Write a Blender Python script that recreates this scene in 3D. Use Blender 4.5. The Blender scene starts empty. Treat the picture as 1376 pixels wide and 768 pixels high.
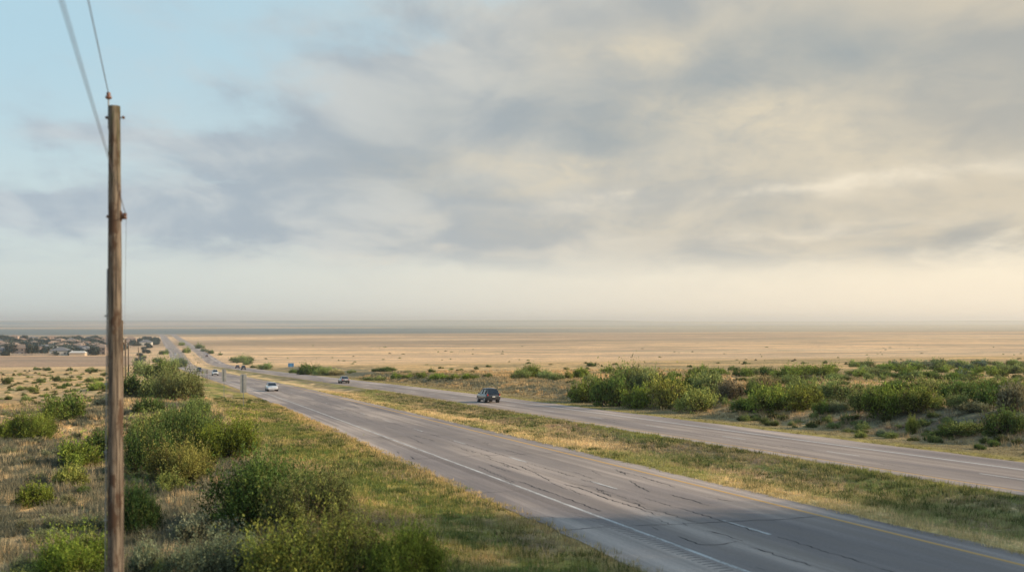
import bpy, bmesh, math, random
import numpy as np
from mathutils import Vector, Matrix

random.seed(7)
RNG = np.random.default_rng(11)
scene = bpy.context.scene
COL = scene.collection
R = math.radians

# ------------------------------------------------------------------ layout
CAMZ = 26.3                       # eye height above the plain
F = 1400.0                        # focal length in photo pixels, used only to lay the site out
UX, UY = -0.3140, 0.9494          # direction of the highway (s), seen from above
VX, VY = 0.9494, 0.3140           # across the highway (v), to the right
NEAR = (12.2, 23.9)               # near carriageway from v to v
FARC = (32.7, 42.9)

def bend(s):
    """the highway swings a little to the left on its way down to the plain"""
    q = 30.0 * np.log1p(np.exp(np.clip((np.asarray(s, dtype=float) - 200.0) / 30.0, -50, 50))) 
    q = np.where(np.asarray(s) > 1600, np.asarray(s, dtype=float) - 200.0, q)
    return -13.0 * (1 - np.exp(-q / 350.0)) - 0.012 * np.clip(np.asarray(s, dtype=float) - 900, 0, 2000)

def sv2xy(s, v):
    v = v + bend(s)
    return s * UX + v * VX, s * UY + v * VY

def xy2sv(x, y):
    s = x * UX + y * UY
    return s, x * VX + y * VY - bend(s)

def sm(a, b, x):
    t = np.clip((x - a) / (b - a), 0, 1)
    return t * t * (3 - 2 * t)

def vnoise(x, y, seed=0):
    x = np.asarray(x, dtype=float); y = np.asarray(y, dtype=float)
    xi = np.floor(x); yi = np.floor(y)
    fx = x - xi; fy = y - yi
    fx = fx * fx * (3 - 2 * fx); fy = fy * fy * (3 - 2 * fy)
    def h(a, b):
        q = np.sin(a * 127.1 + b * 311.7 + seed * 74.7) * 43758.5453
        return q - np.floor(q)
    return (h(xi, yi) * (1 - fx) + h(xi + 1, yi) * fx) * (1 - fy) + (h(xi, yi + 1) * (1 - fx) + h(xi + 1, yi + 1) * fx) * fy

def fbm(x, y, seed=0, o=4):
    a, t, n = 0.5, 0.0, 0.0
    for k in range(o):
        t = t + a * vnoise(x * 2 ** k + k * 17.3, y * 2 ** k - k * 9.1, seed + k); n += a; a *= 0.5
    return t / n

def base_z(s):
    s = np.asarray(s, dtype=float)
    lin = 6.03 + 0.0315 * np.maximum(s, -60)
    k = 1.0
    d = -k * np.log(np.exp(-np.minimum(lin, 60) / k) + np.exp(-26.3 / k))
    return CAMZ - d - 7.0 * sm(2050, 2900, s)

def height_sv(s, v):
    s = np.asarray(s, dtype=float); v = np.asarray(v, dtype=float)
    z = base_z(s)
    near = 1 - sm(380, 560, s)
    # median swale
    z = z - 0.25 * sm(24.4, 27.5, v) * (1 - sm(29.2, 32.2, v))
    # bank and bluff beyond the far carriageway
    amp = (1.15 + 0.9 * (vnoise(s / 34.0, 3.3, 5) - 0.4)) + 1.0 * (1 - sm(40, 95, s))
    bk = sm(46.8, 52.5 + 3 * vnoise(s / 15., 0.5, 9), v) * np.maximum(amp, 0.5) * near
    rough = (fbm(s / 9., v / 9., 21) - 0.5) * 1.1 * sm(50, 60, v) * near
    z = z + bk + rough + 1.2 * (fbm(s / 45., v / 45., 31, 2) - 0.5) * sm(70, 110, v) * near
    # left rangeland
    lf = 1 - sm(-1, 6.5, v)
    z = z + lf * near * ((fbm(s / 7., v / 7., 41) - 0.5) * 0.9 + (fbm(s / 30., v / 30., 43, 2) - 0.5) * 1.8)
    z = z + 0.4 * sm(1.5, 4.5, v) * (1 - sm(6.0, 9.5, v)) * near * vnoise(s / 18., 2.2, 12)
    # ridge outside the view on the right, it throws the long evening shade
    hill = np.exp(-((v - 68.0) / 10.0) ** 2) * (1 - sm(-5, 27, s)) * (24.5 + 7 * vnoise(s / 7., 1.7, 8))
    hill = hill * (0.62 + 0.38 * sm(-11, 5, s))
    z = z + hill * (1 + 0.55 * (fbm(s / 2.6, v / 40., 18, 2) - 0.5) + 0.75 * (fbm(s / 7.0, v / 60.0, 19, 2) - 0.5))
    # broad swells of the plain
    off = np.abs(v - 27.0)
    far = sm(700, 1500, s) * sm(60, 260, off)
    z = z + far * (fbm(s / 420., v / 1100., 51, 3) - 0.5) * 5.0
    far2 = sm(2600, 5000, s)
    z = z + far2 * (fbm(s / 1300., v / 5200., 61, 3) - 0.45) * 14.0
    return z

def gz(x, y):
    s, v = xy2sv(x, y)
    return float(height_sv(s, v))

def road_z(s):
    return base_z(s)

def ground_at(px, py):
    """where a line of sight meets the terrain"""
    dx, dz = (px - 688.0) / F, (431.0 - py) / F
    Y = np.concatenate([np.arange(12, 400, 0.25), np.arange(400, 3000, 2.0)])
    X = dx * Y
    s, v = xy2sv(X, Y)
    d = CAMZ + dz * Y - height_sv(s, v)
    i = np.argmax(d < 0) if (d < 0).any() else len(Y) - 1
    return float(X[i]), float(Y[i])

# ------------------------------------------------------------------ object helpers
def tag(o, label=None, cat=None, group=None, kind=None):
    if label: o['label'] = label
    if cat: o['category'] = cat
    if group: o['group'] = group
    if kind: o['kind'] = kind
    return o

def empty(name, loc=(0, 0, 0), rz=0.0):
    o = bpy.data.objects.new(name, None)
    o.empty_display_size = 0.3
    COL.objects.link(o); o.location = loc; o.rotation_euler = (0, 0, rz)
    return o

def link(name, me, mat=None, parent=None):
    o = bpy.data.objects.new(name, me)
    COL.objects.link(o)
    if mat is not None and len(me.materials) == 0: me.materials.append(mat)
    if parent is not None: o.parent = parent
    return o

def copy_tree(o, parent=None):
    c = o.copy(); COL.objects.link(c)
    if parent is not None: c.parent = parent
    for ch in list(o.children): copy_tree(ch, c)
    return c

def np_mesh(name, V, Fc, smooth=False, cols=None, uv=None):
    """V (n,3); Fc (m,k) array of equal-sided faces"""
    me = bpy.data.meshes.new(name)
    V = np.ascontiguousarray(V, dtype=np.float32); Fc = np.ascontiguousarray(Fc, dtype=np.int32)
    m, k = Fc.shape
    me.vertices.add(len(V)); me.vertices.foreach_set('co', V.ravel())
    me.loops.add(m * k); me.loops.foreach_set('vertex_index', Fc.ravel())
    me.polygons.add(m)
    me.polygons.foreach_set('loop_start', np.arange(0, m * k, k, dtype=np.int32))
    me.polygons.foreach_set('loop_total', np.full(m, k, dtype=np.int32))
    me.polygons.foreach_set('use_smooth', np.full(m, smooth, dtype=bool))
    if cols:
        for nm, c in cols.items():
            a = me.attributes.new(nm, 'FLOAT_COLOR', 'POINT')
            cc = np.ones((len(V), 4), dtype=np.float32); cc[:, :c.shape[1]] = c
            a.data.foreach_set('color', cc.ravel())
    if uv is not None:
        a = me.attributes.new('sv', 'FLOAT_VECTOR', 'POINT')
        cc = np.zeros((len(V), 3), dtype=np.float32); cc[:, :2] = uv
        a.data.foreach_set('vector', cc.ravel())
    me.update(calc_edges=True)
    return me

class MB:
    """collects boxes, tubes and panels into one mesh"""
    def __init__(self): self.v = []; self.f = []
    def add(self, vs, fs):
        b = len(self.v); self.v += [tuple(p) for p in vs]; self.f += [tuple(i + b for i in f) for f in fs]
    def box(self, c, d, M=None, taper=1.0):
        x, y, z = d[0] / 2, d[1] / 2, d[2] / 2
        vs = [Vector((sx * x * (taper if sz > 0 else 1), sy * y * (taper if sz > 0 else 1), sz * z)) for sz in (-1, 1) for sy in (-1, 1) for sx in (-1, 1)]
        vs = [(M @ p if M else p) + Vector(c) for p in vs]
        self.add(vs, [(0, 2, 3, 1), (4, 5, 7, 6), (0, 1, 5, 4), (2, 6, 7, 3), (0, 4, 6, 2), (1, 3, 7, 5)])
    def tube(self, pts, rad, n=8, cap=True):
        pts = [Vector(p) for p in pts]
        if not hasattr(rad, '__len__'): rad = [rad] * len(pts)
        b = len(self.v); prev = None
        for i, p in enumerate(pts):
            t = (pts[min(i + 1, len(pts) - 1)] - pts[max(i - 1, 0)])
            t = t.normalized() if t.length > 1e-9 else Vector((0, 0, 1))
            a = prev if prev is not None else (Vector((0, 1, 0)) if abs(t.y) < 0.9 else Vector((1, 0, 0)))
            x = (a - t * a.dot(t)).normalized(); prev = x
            y = t.cross(x)
            for k in range(n):
                q = 2 * math.pi * k / n
                self.v.append(tuple(p + (x * math.cos(q) + y * math.sin(q)) * rad[i]))
        for i in range(len(pts) - 1):
            for k in range(n):
                self.f.append((b + i * n + k, b + i * n + (k + 1) % n, b + (i + 1) * n + (k + 1) % n, b + (i + 1) * n + k))
        if cap:
            self.f.append(tuple(b + k for k in range(n))[::-1])
            self.f.append(tuple(b + (len(pts) - 1) * n + k for k in range(n)))
    def build(self, name, mat, parent=None, smooth=False, bevel=0.0):
        me = bpy.data.meshes.new(name)
        me.from_pydata(self.v, [], self.f)
        bm = bmesh.new(); bm.from_mesh(me)
        bmesh.ops.recalc_face_normals(bm, faces=bm.faces[:])
        if bevel > 0:
            bmesh.ops.bevel(bm, geom=[e for e in bm.edges if len(e.link_faces) == 2 and e.calc_face_angle(0) > 0.6], offset=bevel, segments=2, affect='EDGES', profile=0.6)
        for f in bm.faces: f.smooth = smooth
        bm.to_mesh(me); bm.free()
        return link(name, me, mat, parent)

# ------------------------------------------------------------------ material helpers
def newmat(name):
    m = bpy.data.materials.new(name); m.use_nodes = True
    nt = m.node_tree; nt.nodes.clear()
    return m, nt

def N(nt, typ, **kw):
    n = nt.nodes.new(typ)
    for k, val in kw.items():
        if k.startswith('i_'):
            n.inputs[k[2:].replace('_', ' ')].default_value = val
        else: setattr(n, k, val)
    return n

def L(nt, a, b): nt.links.new(a, b)

def mixc(nt, fac, a, b, mode='MIX'):
    n = nt.nodes.new('ShaderNodeMix'); n.data_type = 'RGBA'; n.blend_type = mode; n.clamp_factor = True
    for sock, val in ((n.inputs[0], fac), (n.inputs[6], a), (n.inputs[7], b)):
        if hasattr(val, 'default_value') or isinstance(val, bpy.types.NodeSocket): nt.links.new(val, sock)
        elif isinstance(val, (int, float)): sock.default_value = val
        else: sock.default_value = (*val, 1) if len(val) == 3 else val
    return n.outputs[2]

def mth(nt, op, a, b=None, c=None, clamp=False):
    n = nt.nodes.new('ShaderNodeMath'); n.operation = op; n.use_clamp = clamp
    for i, val in enumerate((a, b, c)):
        if val is None: continue
        if isinstance(val, (int, float)): n.inputs[i].default_value = val
        else: nt.links.new(val, n.inputs[i])
    return n.outputs[0]

def rng(nt, x, a, b, c=0.0, d=1.0):
    n = nt.nodes.new('ShaderNodeMapRange'); n.interpolation_type = 'SMOOTHSTEP'
    nt.links.new(x, n.inputs[0])
    for i, val in enumerate((a, b, c, d)): n.inputs[i + 1].default_value = val
    return n.outputs[0]

def noise(nt, vec, scale, detail=4, rough=0.55, mapping=None, dist=0.0):
    if mapping:
        mp = nt.nodes.new('ShaderNodeMapping'); mp.inputs['Scale'].default_value = mapping
        nt.links.new(vec, mp.inputs[0]); vec = mp.outputs[0]
    n = nt.nodes.new('ShaderNodeTexNoise')
    n.inputs['Scale'].default_value = scale; n.inputs['Detail'].default_value = detail
    n.inputs['Roughness'].default_value = rough; n.inputs['Distortion'].default_value = dist
    nt.links.new(vec, n.inputs['Vector'])
    return n.outputs[0]

def finish(nt, color, rough=0.9, spec=0.2, normal=None, metal=0.0, coat=0.0):
    b = nt.nodes.new('ShaderNodeBsdfPrincipled')
    if isinstance(color, bpy.types.NodeSocket): nt.links.new(color, b.inputs['Base Color'])
    else: b.inputs['Base Color'].default_value = (*color, 1)
    if isinstance(rough, bpy.types.NodeSocket): nt.links.new(rough, b.inputs['Roughness'])
    else: b.inputs['Roughness'].default_value = rough
    b.inputs['Specular IOR Level'].default_value = spec
    b.inputs['Metallic'].default_value = metal
    b.inputs['Coat Weight'].default_value = coat
    if normal is not None: nt.links.new(normal, b.inputs['Normal'])
    o = nt.nodes.new('ShaderNodeOutputMaterial'); nt.links.new(b.outputs[0], o.inputs[0])
    return b

def bump(nt, h, strength=0.5, dist=0.1):
    n = nt.nodes.new('ShaderNodeBump'); n.inputs['Strength'].default_value = strength; n.inputs['Distance'].default_value = dist
    nt.links.new(h, n.inputs['Height']); return n.outputs[0]

def simple(name, color, rough=0.7, spec=0.3, metal=0.0, var=0.15, scale=6.0, coat=0.0):
    m, nt = newmat(name)
    tc = N(nt, 'ShaderNodeTexCoord')
    n = noise(nt, tc.outputs['Object'], scale, 4)
    dark = tuple(c * (1 - var) for c in color); lite = tuple(min(1, c * (1 + var)) for c in color)
    finish(nt, mixc(nt, rng(nt, n, 0.3, 0.7), dark, lite), rough, spec, None, metal, coat)
    return m

# ------------------------------------------------------------------ colour zones of the land
DRY = np.array([0.70, 0.49, 0.255]); STRAW = np.array([0.80, 0.60, 0.34]); GRN = np.array([0.150, 0.195, 0.055])
YGR = np.array([0.38, 0.345, 0.105]); SAGE = np.array([0.21, 0.215, 0.145]); SOIL = np.array([0.34, 0.245, 0.165])
OLV = np.array([0.30, 0.26, 0.145])

def mixa(a, b, t):
    t = np.asarray(t)[..., None]
    return a * (1 - t) + b * t

def land_color(s, v):
    x, y = sv2xy(s, v)
    n1 = fbm(s / 8., v / 4.0, 101, 4); n2 = fbm(s / 1.5, v / 0.9, 102, 4); n3 = fbm(s / 45., v / 28., 103, 3)
    c = np.broadcast_to(DRY, s.shape + (3,)).copy()
    # left rangeland: straw with grey green patches
    left = 1 - sm(4, 7, v)
    c = mixa(c, np.broadcast_to(STRAW, c.shape), left * sm(0.45, 0.62, n1) * 0.9)
    c = mixa(c, np.broadcast_to(SAGE, c.shape), left * (1 - sm(90, 230, s)) * sm(0.40, 0.54, n2 * 0.55 + n3 * 0.45) * 0.85)
    c = mixa(c, np.broadcast_to(OLV, c.shape), left * sm(100, 200, s) * sm(0.52, 0.62, n1) * 0.6)
    c = mixa(c, np.broadcast_to(SOIL, c.shape), left * sm(0.66, 0.76, n2) * 0.6)
    # near verge: green and yellow green, a worn tan strip on the outside
    vg = sm(4.0, 7.0, v) * (1 - sm(13, 13.5, v)) * (1 - sm(420, 520, s))
    c = mixa(c, mixa(np.broadcast_to(YGR, c.shape), np.broadcast_to(GRN, c.shape), sm(0.44, 0.58, n1 * .45 + n2 * .55)), vg * sm(0.30, 0.47, n2 * 0.55 + n1 * 0.45))
    c = mixa(c, np.broadcast_to(DRY * 0.95, c.shape), vg * sm(11.2, 12.2, v) * 0.7)
    bp = (sm(5.5, 7, v) * (1 - sm(11.5, 12.2, v)) + sm(24.5, 26, v) * (1 - sm(31, 32, v))) * (1 - sm(200, 300, s))
    bare = sm(0.60, 0.68, fbm(s / 5., v / 2.2, 120, 4)) * bp
    # median: straw on the near side, grey olive on the far side
    md = sm(23, 24, v) * (1 - sm(32.5, 33.5, v)) * (1 - sm(700, 900, s) * 0.3)
    mc = mixa(np.broadcast_to(STRAW * 1.0, c.shape), np.broadcast_to(OLV * 0.95, c.shape), sm(0.42, 0.62, (v - 24) / 9 * 0.34 + n2 * 0.45 + n1 * 0.25 - 0.01))
    mc = mixa(mc, np.broadcast_to(SAGE * .8, c.shape), sm(.55, .68, n2) * sm(26, 29, v) * .7)
    mc = mixa(mc, np.broadcast_to(GRN * 1.4, c.shape), sm(0.52, 0.62, fbm(s / 9., v / 2.2, 107)) * 0.75 * (1 - sm(120, 300, s) * .6))
    mc = mixa(mc, np.broadcast_to(YGR, c.shape), (sm(31.6, 32.2, v) + (1 - sm(24.3, 25.0, v))) * 0.45)
    c = mixa(c, mc, md)
    c = mixa(c, np.broadcast_to(SOIL * 1.25, c.shape), bare * .8)
    # far verge and bank
    fv = sm(42, 43, v) * (1 - sm(46, 50, v)) * (1 - sm(420, 560, s))
    c = mixa(c, mixa(np.broadcast_to(OLV, c.shape), np.broadcast_to(YGR, c.shape), (1 - sm(43.2, 45.0, v)) * .8), fv * 0.9)
    bk = sm(46, 50, v) * (1 - sm(60, 66, v)) * (1 - sm(350, 520, s))
    c = mixa(c, mixa(np.broadcast_to(SAGE * .95, c.shape), np.broadcast_to(DRY * .9, c.shape), sm(0.52, 0.68, n1 * .6 + n2 * .4)), bk * 0.9)
    c = mixa(c, np.broadcast_to(SOIL * 0.85, c.shape), bk * sm(0.55, 0.64, n2) * (1 - sm(60, 100, s)) * 0.8)
    sc = sm(60, 66, v) * (1 - sm(380, 560, s))
    c = mixa(c, np.broadcast_to(OLV, c.shape), sc * sm(0.42, 0.56, n3 * .5 + n1 * .5) * 0.7)
    # the plain
    pl = sm(480, 700, s)
    w = v + 0.0
    b1 = fbm(s / 240., w / 800., 111, 5); b2 = fbm(s / 1100., w / 3000., 112, 5); b3 = fbm(s / 90., w / 420., 113, 4)
    pc = mixa(np.broadcast_to(np.array([0.86, 0.61, 0.37]), c.shape), np.broadcast_to(np.array([0.58, 0.42, 0.28]), c.shape), sm(0.46, 0.60, b1))
    pc = mixa(pc, np.broadcast_to(np.array([0.80, 0.63, 0.42]), c.shape), sm(0.56, 0.68, b3) * 0.5)
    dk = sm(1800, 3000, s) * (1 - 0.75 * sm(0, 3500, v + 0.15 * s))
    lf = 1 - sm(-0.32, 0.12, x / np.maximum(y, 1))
    pc = mixa(pc, np.broadcast_to(np.array([0.11, 0.17, 0.20]), c.shape), sm(1800, 2300, s) * np.clip(sm(0.30, 0.58, b2) * .75 * (1 - .5 * sm(0.1, .4, x / np.maximum(y, 1))) + (.45 + .5 * sm(.40, .6, b2)) * lf, 0, .95))  # dark land bands, plus blue distance haze painted into the colour towards the left
    pc = mixa(pc, np.broadcast_to(np.array([0.17, 0.16, 0.11]), c.shape), sm(800, 1700, s) * (1 - dk) * sm(0.55, 0.64, fbm(s / 160., w / 2400., 114)) * .6)
    yg = sm(2500, 3500, s) * sm(200, 2500, v)
    pc = mixa(pc, np.broadcast_to(np.array([0.56, 0.50, 0.34]), c.shape), yg * .7)
    # bare brown field in front of the town
    fl = sm(560, 590, y) * (1 - sm(775, 785, y)) * (1 - sm(-0.375, -0.350, x / np.maximum(y, 1)))
    pc = mixa(pc, np.broadcast_to(np.array([0.43, 0.31, 0.23]), c.shape), fl * .95)
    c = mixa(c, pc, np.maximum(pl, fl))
    return np.clip(c * 1.08, 0, 0.95)

# ------------------------------------------------------------------ materials
def ground_material():
    m, nt = newmat('earth_and_grass')
    at = N(nt, 'ShaderNodeAttribute', attribute_name='land')
    ge = N(nt, 'ShaderNodeNewGeometry')
    P = ge.outputs['Position']
    n1 = noise(nt, P, 0.9, 6, 0.65); n2 = noise(nt, P, 5.5, 5, 0.7); n3 = noise(nt, P, 0.13, 5, 0.6)
    n4 = noise(nt, P, 0.012, 6, 0.62, (1.0, 2.6, 1))
    c = mixc(nt, 1.0, at.outputs['Color'], mixc(nt, rng(nt, n1, 0.28, 0.72), (0.60, 0.60, 0.62), (1.30, 1.26, 1.18)), 'MULTIPLY')
    c = mixc(nt, 1.0, c, mixc(nt, rng(nt, n2, 0.3, 0.72), (0.62, 0.64, 0.66), (1.28, 1.26, 1.22)), 'MULTIPLY')
    c = mixc(nt, 1.0, c, mixc(nt, rng(nt, n3, 0.3, 0.7), (0.86, 0.86, 0.84), (1.12, 1.1, 1.08)), 'MULTIPLY')
    c = mixc(nt, 1.0, c, mixc(nt, rng(nt, n4, 0.32, 0.68), (0.80, 0.81, 0.84), (1.14, 1.12, 1.08)), 'MULTIPLY')
    px_ = N(nt, 'ShaderNodeSeparateXYZ'); L(nt, P, px_.inputs[0])
    farm = mth(nt, 'MULTIPLY', rng(nt, px_.outputs[1], 550, 800), rng(nt, px_.outputs[1], 1800, 2600, 1, .25))
    rid = mth(nt, 'ABSOLUTE', mth(nt, 'SUBTRACT', noise(nt, P, 0.0012, 4, 0.5, (0.55, 2.4, 1)), 0.5))
    c = mixc(nt, mth(nt, 'MULTIPLY', rng(nt, rid, 0.0, 0.010, .55, 0), farm), c, (0.16, 0.15, 0.10))
    spk = noise(nt, P, 0.06, 3, 0.7, (0.5, 1.0, 1))
    c = mixc(nt, mth(nt, 'MULTIPLY', rng(nt, spk, 0.57, 0.64, 0, .65), farm), c, (0.22, 0.20, 0.13))
    c = mixc(nt, mth(nt, 'MULTIPLY', rng(nt, noise(nt, P, 0.0045, 5, 0.6, (0.5, 2.2, 1)), 0.42, 0.62, 0, .45), farm), c, (0.42, 0.32, 0.23))
    h = mth(nt, 'ADD', mth(nt, 'MULTIPLY', n1, 0.35), mth(nt, 'MULTIPLY', n2, 0.12))
    finish(nt, c, 0.95, 0.08, bump(nt, h, 0.7, 0.5))
    return m

def blades_material(name):
    m, nt = newmat(name)
    at = N(nt, 'ShaderNodeAttribute', attribute_name='land')
    d = N(nt, 'ShaderNodeBsdfDiffuse'); t = N(nt, 'ShaderNodeBsdfTranslucent')
    L(nt, at.outputs['Color'], d.inputs[0]); L(nt, at.outputs['Color'], t.inputs[0])
    mx = N(nt, 'ShaderNodeMixShader'); mx.inputs[0].default_value = 0.3
    L(nt, d.outputs[0], mx.inputs[1]); L(nt, t.outputs[0], mx.inputs[2])
    o = N(nt, 'ShaderNodeOutputMaterial'); L(nt, mx.outputs[0], o.inputs[0])
    return m

def leaf_material():
    m, nt = newmat('leaves')
    oi = N(nt, 'ShaderNodeObjectInfo')
    at = N(nt, 'ShaderNodeAttribute', attribute_name='tint')
    sep = N(nt, 'ShaderNodeSeparateColor'); L(nt, at.outputs['Color'], sep.inputs[0])
    # brightness per twig, and a drift towards yellow or brown
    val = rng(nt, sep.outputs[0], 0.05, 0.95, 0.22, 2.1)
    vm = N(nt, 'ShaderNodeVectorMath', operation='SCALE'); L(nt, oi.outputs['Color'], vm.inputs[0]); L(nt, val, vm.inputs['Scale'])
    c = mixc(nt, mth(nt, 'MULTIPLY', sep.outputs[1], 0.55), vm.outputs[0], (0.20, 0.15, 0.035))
    c = mixc(nt, rng(nt, sep.outputs[2], 0.90, 0.97, 0, .7), c, (0.17, 0.11, 0.07))
    d = N(nt, 'ShaderNodeBsdfDiffuse'); t = N(nt, 'ShaderNodeBsdfTranslucent')
    L(nt, c, d.inputs[0]); L(nt, c, t.inputs[0])
    mx = N(nt, 'ShaderNodeMixShader'); mx.inputs[0].default_value = 0.25
    L(nt, d.outputs[0], mx.inputs[1]); L(nt, t.outputs[0], mx.inputs[2])
    o = N(nt, 'ShaderNodeOutputMaterial'); L(nt, mx.outputs[0], o.inputs[0])
    return m

def road_material(name, warm, edges):
    m, nt = newmat(name)
    at = N(nt, 'ShaderNodeAttribute', attribute_name='sv')
    S = at.outputs['Vector']
    sp = N(nt, 'ShaderNodeSeparateXYZ'); L(nt, S, sp.inputs[0])
    v = sp.outputs[1]
    fine = noise(nt, S, 9.0, 4, 0.8)
    grit = noise(nt, S, 30.0, 2, 0.8)
    blot = noise(nt, S, 0.16, 5, 0.6, (0.35, 1.6, 1))
    streak = noise(nt, S, 1.0, 4, 0.6, (0.02, 1.5, 1))
    patch = noise(nt, S, 1.0, 3, 0.5, (0.03, 0.28, 1))
    c = mixc(nt, rng(nt, streak, 0.34, 0.66), tuple(x * 0.72 for x in warm), tuple(x * 1.18 for x in warm))
    c = mixc(nt, rng(nt, patch, 0.40, 0.58, 0, .75), c, (0.235, 0.212, 0.21))
    c = mixc(nt, 1.0, c, mixc(nt, rng(nt, blot, 0.3, 0.7), (0.76, 0.76, 0.78), (1.17, 1.15, 1.13)), 'MULTIPLY')
    c = mixc(nt, 1.0, c, mixc(nt, rng(nt, fine, 0.25, 0.75), (0.84, 0.84, 0.84), (1.14, 1.14, 1.14)), 'MULTIPLY')
    c = mixc(nt, 1.0, c, mixc(nt, rng(nt, grit, 0.25, 0.75), (0.80, 0.80, 0.80), (1.20, 1.20, 1.20)), 'MULTIPLY')
    # lanes a little darker than the shoulders, darker still in the wheel tracks
    a, mid, b = edges[:3]
    lane = mth(nt, 'MULTIPLY', rng(nt, v, a - 0.12, a + 0.12), mth(nt, 'SUBTRACT', 1.0, rng(nt, v, b - 0.1, b + 0.2)))
    c = mixc(nt, mth(nt, 'MULTIPLY', lane, 0.22), c, tuple(x * 0.5 for x in warm))
    w = (b - a) / 4
    tr = None
    for q in (a + w * 0.55, a + w * 1.45, mid + w * 0.55, mid + w * 1.45):
        d = mth(nt, 'ABSOLUTE', mth(nt, 'SUBTRACT', v, q))
        t = rng(nt, d, 0.05, 0.5, 1, 0)
        tr = t if tr is None else mth(nt, 'MAXIMUM', tr, t)
    tr = mth(nt, 'MULTIPLY', tr, rng(nt, noise(nt, S, 1.0, 3, 0.5, (0.05, 0.2, 1)), 0.35, 0.65, 0.10, 0.48))
    c = mixc(nt, tr, c, tuple(x * 0.52 for x in warm))
    # dusty crumbling edge
    e = mth(nt, 'ADD', v, mth(nt, 'MULTIPLY', mth(nt, 'SUBTRACT', noise(nt, S, 1.3, 4, .7), 0.5), 0.8))
    lo = rng(nt, e, edges[3] + 0.0, edges[3] + 0.45, 1, 0); hi = rng(nt, e, edges[4] - 0.45, edges[4], 0, 1)
    c = mixc(nt, mth(nt, 'MULTIPLY', mth(nt, 'MAXIMUM', lo, hi), 0.6), c, (0.40, 0.32, 0.23))
    finish(nt, c, 0.88, 0.25, bump(nt, fine, 0.25, 0.02))
    return m

def paint_material(name, col, wear):
    m, nt = newmat(name)
    at = N(nt, 'ShaderNodeAttribute', attribute_name='sv')
    n = noise(nt, at.outputs['Vector'], 1.2, 6, 0.8, (0.5, 3, 1))
    n2 = noise(nt, at.outputs['Vector'], 14, 3, 0.8)
    c = mixc(nt, rng(nt, mth(nt, 'ADD', mth(nt, 'MULTIPLY', n, .6), mth(nt, 'MULTIPLY', n2, .4)), wear - 0.07, wear + 0.07), col, (0.26, 0.225, 0.20))
    finish(nt, c, 0.75, 0.3)
    return m

M = {}
M['ground'] = ground_material()
M['dry_blades'] = blades_material('dry_grass_blades')
M['leaf'] = leaf_material()
M['wood_stem'] = simple('bush_wood', (0.15, 0.115, 0.085), 0.9, 0.1, var=.3)
M['road_near'] = road_material('worn_asphalt', (0.49, 0.415, 0.362), (14.99, 18.7, 22.5, 12.2, 23.9))
M['road_far'] = road_material('worn_asphalt_far', (0.50, 0.42, 0.365), (34.0, 37.0, 40.0, 32.7, 42.9))
M['white_paint'] = paint_material('white_road_paint', (0.68, 0.68, 0.66), 0.52)
M['faded_paint'] = paint_material('faded_white_road_paint', (0.66, 0.65, 0.63), 0.57)
M['yellow_paint'] = paint_material('yellow_road_paint', (0.66, 0.40, 0.14), 0.62)
M['crack'] = simple('crack_tar', (0.018, 0.017, 0.02), 0.8, 0.2)
M['rumble'] = simple('rumble_cut', (0.20, 0.175, 0.16), 0.9, 0.1)
M['galv'] = simple('galvanised_steel', (0.30, 0.31, 0.31), 0.6, 0.4, 0.2, var=.12, scale=3)
M['rust'] = simple('rusty_steel', (0.16, 0.085, 0.05), 0.8, 0.3, 0.2, var=.4)
M['wire'] = simple('weathered_wire', (0.20, 0.17, 0.18), 0.6, 0.4, 0.3)
M['glassin'] = simple('brown_porcelain', (0.16, 0.075, 0.05), 0.3, 0.5)
M['blue_sign'] = simple('blue_sign_sheet', (0.05, 0.20, 0.42), 0.5, 0.4, var=.08)
M['rubber'] = simple('tyre_rubber', (0.022, 0.022, 0.024), 0.85, 0.2)
M['alloy'] = simple('alloy_rim', (0.50, 0.51, 0.53), 0.35, 0.6, 0.6)
M['trim'] = simple('black_trim', (0.025, 0.025, 0.028), 0.6, 0.3)
M['lampg'] = simple('headlamp_glass', (0.75, 0.76, 0.78), 0.12, 0.7, 0.2, var=.05)
M['tail'] = simple('tail_lamp', (0.42, 0.03, 0.02), 0.2, 0.6, var=.1)
M['plate'] = simple('number_plate', (0.65, 0.65, 0.62), 0.5, 0.4, var=.05)

def car_paint(name, col):
    return simple(name, col, 0.28, 0.6, 0.15, var=0.04, scale=2, coat=0.6)

def glass_mat():
    m, nt = newmat('car_glass')
    finish(nt, (0.012, 0.018, 0.024), 0.06, 0.8, None, 0, 0.3)
    return m
M['glass'] = glass_mat()

def pole_material():
    m, nt = newmat('weathered_pole_wood')
    tc = N(nt, 'ShaderNodeTexCoord'); O = tc.outputs['Object']
    grain = noise(nt, O, 1.0, 6, 0.65, (34, 34, 1.1), 0.3)
    blot = noise(nt, O, 1.0, 4, 0.6, (4.5, 4.5, 1.9))
    top = N(nt, 'ShaderNodeSeparateXYZ'); L(nt, O, top.inputs[0])
    c = mixc(nt, rng(nt, grain, 0.36, 0.64), (0.055, 0.046, 0.040), (0.27, 0.22, 0.17))
    c = mixc(nt, rng(nt, blot, 0.50, 0.60, 0, .9), c, (0.085, 0.052, 0.036))
    mo = noise(nt, O, 1.0, 4, 0.6, (5, 5, 1.0))
    c = mixc(nt, mth(nt, 'MULTIPLY', rng(nt, mo, 0.42, 0.6), rng(nt, top.outputs[2], 8.6, 10.3)), c, (0.10, 0.105, 0.055))
    cr = noise(nt, O, 1.0, 3, 0.5, (26, 26, 0.35))
    c = mixc(nt, rng(nt, cr, 0.33, 0.38, 0.9, 0), c, (0.03, 0.022, 0.017))
    finish(nt, c, 0.9, 0.12, bump(nt, mth(nt, 'ADD', grain, cr), 0.6, 0.02))
    return m
M['pole'] = pole_material()

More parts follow.
